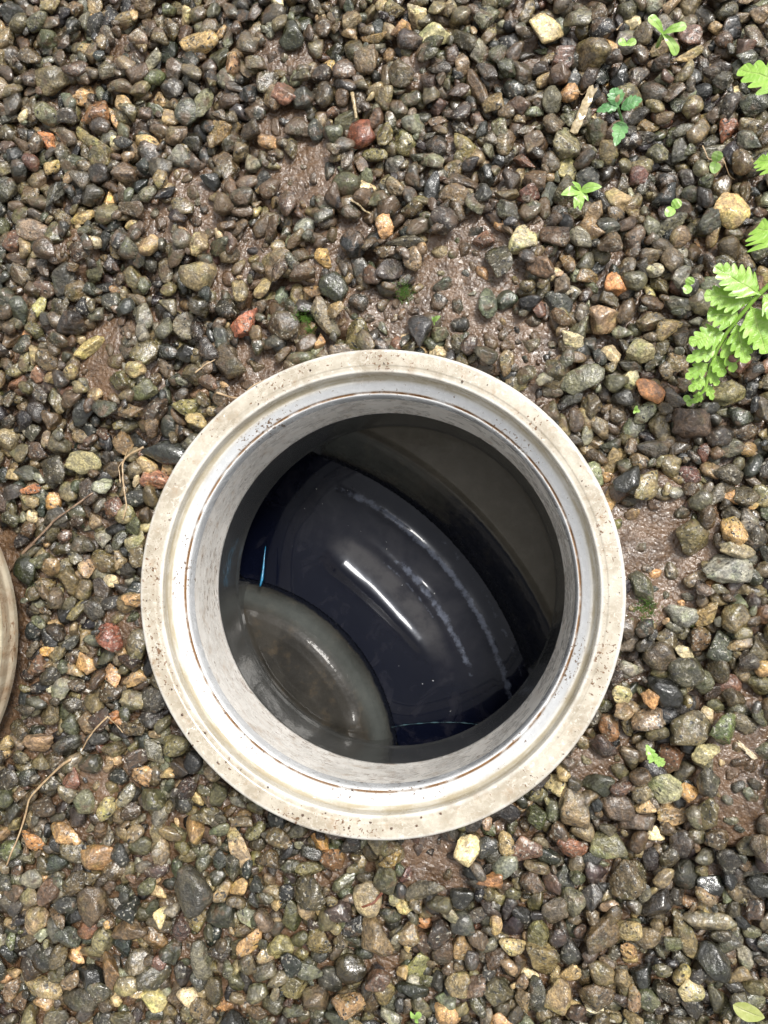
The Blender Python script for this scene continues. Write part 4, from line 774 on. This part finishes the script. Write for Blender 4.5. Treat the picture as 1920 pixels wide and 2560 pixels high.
for lab, n1, n2, wd in [('pair of round cotyledons lying side by side near the top edge', (1566, 108), None, 22), ('pair of round cotyledons just left of the second fern frond', (1789, 405), 1, 27), ('pair of round cotyledons on a long grey green pebble', (1683, 520), 2, 25), ('smallest pair of round cotyledons left of the large fern', (1721, 713), 3, 22)]:
    if n2 is None: ends = [(1545, 108), (1591, 108)]
    elif n2 == 1: ends = [(1795, 377), (1783, 434)]
    elif n2 == 2: ends = [(1700, 499), (1665, 541)]
    else: ends = [(1728, 692), (1714, 735)]
    seedling(lab, (n1[0] + 2, n1[1] + 4), (n1[0], n1[1], -0.002), [(e[0], e[1], .0, wd, 'round') for e in ends], M['seed'], .0004, group=G)
seedling('tiny seedling at the curled tip of the large fern', (1722, 1000), (1724, 1002, -.004), [(1708, 992, -.002, 18, 'round'), (1720, 1016, -.003, 14, 'round'), (1742, 1006, -.002, 12, 'round')], M['seed'], .0004)
seedling('tiny lobed seedling on an olive pebble right of the collar', (1588, 1028), (1588, 1026, -.006), [(1592, 1014, -.003, 9, 'round'), (1600, 1030, -.004, 9, 'round'), (1584, 1034, -.004, 7, 'round')], M['seed'], .0004)
seedling('single pale green leaf sprouting above the collar', (1086, 812), (1084, 804, -.008), [(1102, 790, -.002, 14, 'leaf'), (1080, 790, -.004, 6, 'leaf')], M['seed'], .0004)
t = link('leaf_scrap', None, label='bright green lobed leaf scrap at the lower right of the collar', cat='leaf')
link('leaf_blade', leaf_mesh(pz(1616, 1862, -.004), pz(1636, 1903, -.003), .0052, 4, .5, .1, 'strap'), M['seed'], t)
link('leaf_blade', leaf_mesh(pz(1634, 1894, -.003), pz(1662, 1912, -.005), .0042, 3, .5, .1, 'leaf'), M['seed'], t)
o = link('dead_leaf', leaf_mesh(pz(1832, 2512, -.004), pz(1912, 2545, -.004), .0085, 0, 0, .08, 'leaf'), M['oldleaf'], label='yellow green fallen leaf in the bottom right corner', cat='leaf')
seedling('two small green leaves on a pebble at the bottom edge', (1040, 2545), (1038, 2546, -.008), [(1026, 2528, -.004, 12, 'leaf'), (1050, 2530, -.004, 16, 'strap'), (1046, 2558, -.006, 10, 'leaf')], M['seed'], .0004)
# moss tufts: many short blades each
def moss(x, y, n, R, label):
    V, F = [], []; k = 0
    c = px(x, y, MUDZ)
    for _ in range(n):
        dx, dy = rng.normal(0, R, 2); bx, by = c[0] + dx, c[1] + dy; bz = top_at(bx, by); a = rng.uniform(0, 6.28); l = rng.uniform(.0012, .0028); s_ = .00022
        dxn, dyn = math.cos(a), math.sin(a)
        V += [(bx - dyn * s_, by + dxn * s_, bz), (bx + dyn * s_, by - dxn * s_, bz), (bx + dxn * l * .7, by + dyn * l * .7, bz + l * .8)]; F.append((k, k + 1, k + 2)); k += 3
    link('moss_tuft', plain_vein(mesh_from('moss_tuft', V, F, False)), M['moss'], label=label, cat='moss')
moss(1012, 733, 260, .0024, 'green moss tuft in the mud above the collar')
moss(764, 792, 240, .0024, 'spiky moss tuft beside the long speckled pebble')
moss(777, 824, 90, .0016, 'small dark moss tuft just below the spiky one')
moss(1612, 1520, 200, .003, 'moss clump in the mud right of the collar')

# ------------------------------------------------------------------ straws, twigs, chips
def straw(label, pts, wpx, mat, cat='straw', name='straw', lift=0.0012, flat=0.6, n=40, taper=(1, .6), zz=None):
    P2 = [px(a, b, -0.008) for a, b in pts]; Q = resample([(p[0], p[1], 0) for p in P2], n)
    hgt = np.array([top_at(a, b) for a, b, _ in Q])
    # a stiff stalk rides over the high stones
    hh = hgt.copy()
    for _ in range(60): hh = np.maximum(hh, np.convolve(np.pad(hh, 2, 'edge'), np.ones(5) / 5, 'valid') - 0.0002)
    for _ in range(10): hh = np.convolve(np.pad(hh, 2, 'edge'), np.ones(5) / 5, 'valid')
    hh = np.maximum(hh, hgt * 0.5 + hh * 0.5)
    Q[:, 2] = hh + lift
    w_ = wpx * 0.41 / FPX / 2; t = np.linspace(0, 1, n)
    R = w_ * (taper[0] + (taper[1] - taper[0]) * t) * (1 + 0.12 * np.sin(t * 23))
    link(name, tube(Q, R, 8, flat), mat, label=label, cat=cat)
straw('straight grey brown twig at the left edge', [(-60, 1450), (0, 1392), (55, 1342), (101, 1297), (150, 1262), (202, 1227)], 8, M['twig'], 'twig', 'twig', taper=(1.1, .5))
straw('bent dry grass stalk left of the dark pebble by the collar', [(332, 1108), (289, 1125), (270, 1144), (272, 1175), (277, 1219), (289, 1265), (280, 1298)], 6, M['straw'], 'grass stalk', 'grass_stalk')
straw('short forked offshoot at the foot of the bent grass stalk', [(268, 1200), (262, 1160), (285, 1112)], 3, M['straw'], 'grass stalk', 'grass_stalk')
straw('long dry grass blade curving to the lower left edge', [(158, 1908), (131, 1924), (77, 1974), (39, 2013), (23, 2067), (0, 2140), (-20, 2190)], 6.5, M['straw'], 'grass blade', 'dry_grass')
straw('thin straw slanting down to the long blade lower left', [(247, 1801), (208, 1839), (185, 1870), (170, 1895)], 5, M['straw'], 'straw')
straw('short straw forking from the thin one beside an orange pebble', [(247, 1803), (262, 1832), (277, 1847)], 4, M['straw'], 'straw')
straw('dry straw touching the collar at its upper left', [(533, 976), (560, 984), (582, 985), (600, 966), (625, 945), (650, 932)], 6, M['straw'], 'straw')
straw('fine straw above the upper left of the collar', [(482, 928), (505, 908), (530, 892)], 4, M['straw'], 'straw')
straw('thin wiry root near the right edge by the fern', [(1781, 320), (1797, 357), (1812, 356), (1835, 359), (1850, 378), (1858, 392), (1872, 399)], 3.5, M['straw'], 'root', 'root')
straw('thin stalk lying beside the pale wood chip', [(1438, 188), (1462, 184), (1486, 170)], 5, M['straw'], 'straw')
straw('pale broken splinter beside a black pebble near the top', [(870, 190), (876, 222), (881, 258)], 11, M['wood'], 'splinter', 'splinter', flat=.5, taper=(1, .7))
straw('small dark splinter among pebbles in the upper middle', [(873, 486), (895, 498), (920, 514)], 7, M['wood'], 'splinter', 'splinter')
straw('reddish dead leaf sliver curled over a pale pebble below the collar', [(950, 2254), (930, 2278), (888, 2294), (918, 2312)], 7, M['redleaf'], 'dead leaf', 'dead_leaf', flat=.25)
straw('thin dry stalk at the top of the photo by a cream pebble', [(1540, 32), (1556, 22), (1570, 10)], 5, M['straw'], 'straw')
def chip(label, p0, p1, wpx, mat, th=0.0016):
    A, B = px(*p0, -0.006), px(*p1, -0.006); ax = B - A; Ln = np.linalg.norm(ax[:2]); ax = ax / np.linalg.norm(ax); S = np.array([-ax[1], ax[0], 0]); n = 14
    V = []; w_ = wpx * .41 / FPX / 2
    zt = max(top_at(*(A + ax * Ln * t)[:2]) for t in (.1, .3, .5, .7, .9)) - 0.001
    for k in range(n):
        t = k / (n - 1); c = A + ax * Ln * t; wv = w_ * (0.85 + 0.12 * math.sin(k * 1.9) + 0.1 * t)
        for s_, z_ in ((-1, 0), (-.93, th), (-.3, th * 1.25), (.3, th * 1.15), (.95, th), (1, 0), (0.2, -th * .3), (-.2, -th * .3)):
            V.append((c[0] + S[0] * wv * s_ + ax[0] * 0.001 * math.sin(s_ * 4 + (k > 6)), c[1] + S[1] * wv * s_ + ax[1] * 0.001 * math.sin(s_ * 4), zt + z_ + 0.0004 * math.sin(k * 1.3)))
    F = [[k * 8 + j, k * 8 + (j + 1) % 8, (k + 1) * 8 + (j + 1) % 8, (k + 1) * 8 + j] for k in range(n - 1) for j in range(8)]
    me = bpy.data.meshes.new('chip'); me.from_pydata(V, [], F + [list(range(7, -1, -1)), [(n - 1) * 8 + j for j in range(8)]]); me.update()
    link('wood_chip', me, mat, label=label, cat='wood chip')
chip('long flat tan wood chip standing out near the top right', (1496, 170), (1444, 286), 26, M['wood'])
chip('pale slender wood chip on the mud at the right edge', (1874, 1876), (1922, 1916), 12, M['palewood'], .0009)
print('objects', len(bpy.data.objects))

# crumbs of soil on the collar and bits floating on the water
def crumbs(name, pts, lo, hi, mat, label, parent=None, flat=0.5):
    Vs, Fs, k = [], [], 0
    for (x, y, z) in pts:
        a = rng.uniform(lo, hi); V = place_mesh(I0[0] * (1 + 0.25 * sinnoise(I0[0] + rng.uniform(-9, 9, 3), 3)[:, None]), a, a * rng.uniform(.4, 1), a * flat, rng.uniform(0, 3), 0, 0) + np.array([x, y, z])
        Vs.append(V); Fs.append(I0[1] + k); k += len(V)
    o = link(name, plain_vein(mesh_from(name, np.concatenate(Vs), np.concatenate(Fs))), mat, parent, kind='stuff')
    if label: o['label'] = label
I0 = ico(2); pts = []
for _ in range(70):
    a = rng.normal(-1.9, 1.0) if rng.random() < 0.7 else rng.uniform(-3.14, 3.14); q = rng.random(); rr = rng.uniform(.1185, .1293) if q < .75 else rng.uniform(.1092, .1100)
    pts.append((rr * math.cos(a), rr * math.sin(a), 0.0001 if q < .75 else -0.0140))
crumbs('soil_crumbs', pts, .0002, .0008, M['soil'], None, pipe)
pts = []
for _ in range(16):
    a = rng.uniform(.15, 1.3); rr = rng.normal(.19, .022)
    x_, y_ = BC[0] + rr * math.cos(a), BC[1] + rr * math.sin(a)
    if .137 < rr < .231 and math.hypot(x_, y_) < .104: pts.append((x_, y_, WZ + .0006))
crumbs('floating_debris', pts, .0002, .0006, M['palebit'], 'specks of froth and debris floating on the dark channel water')
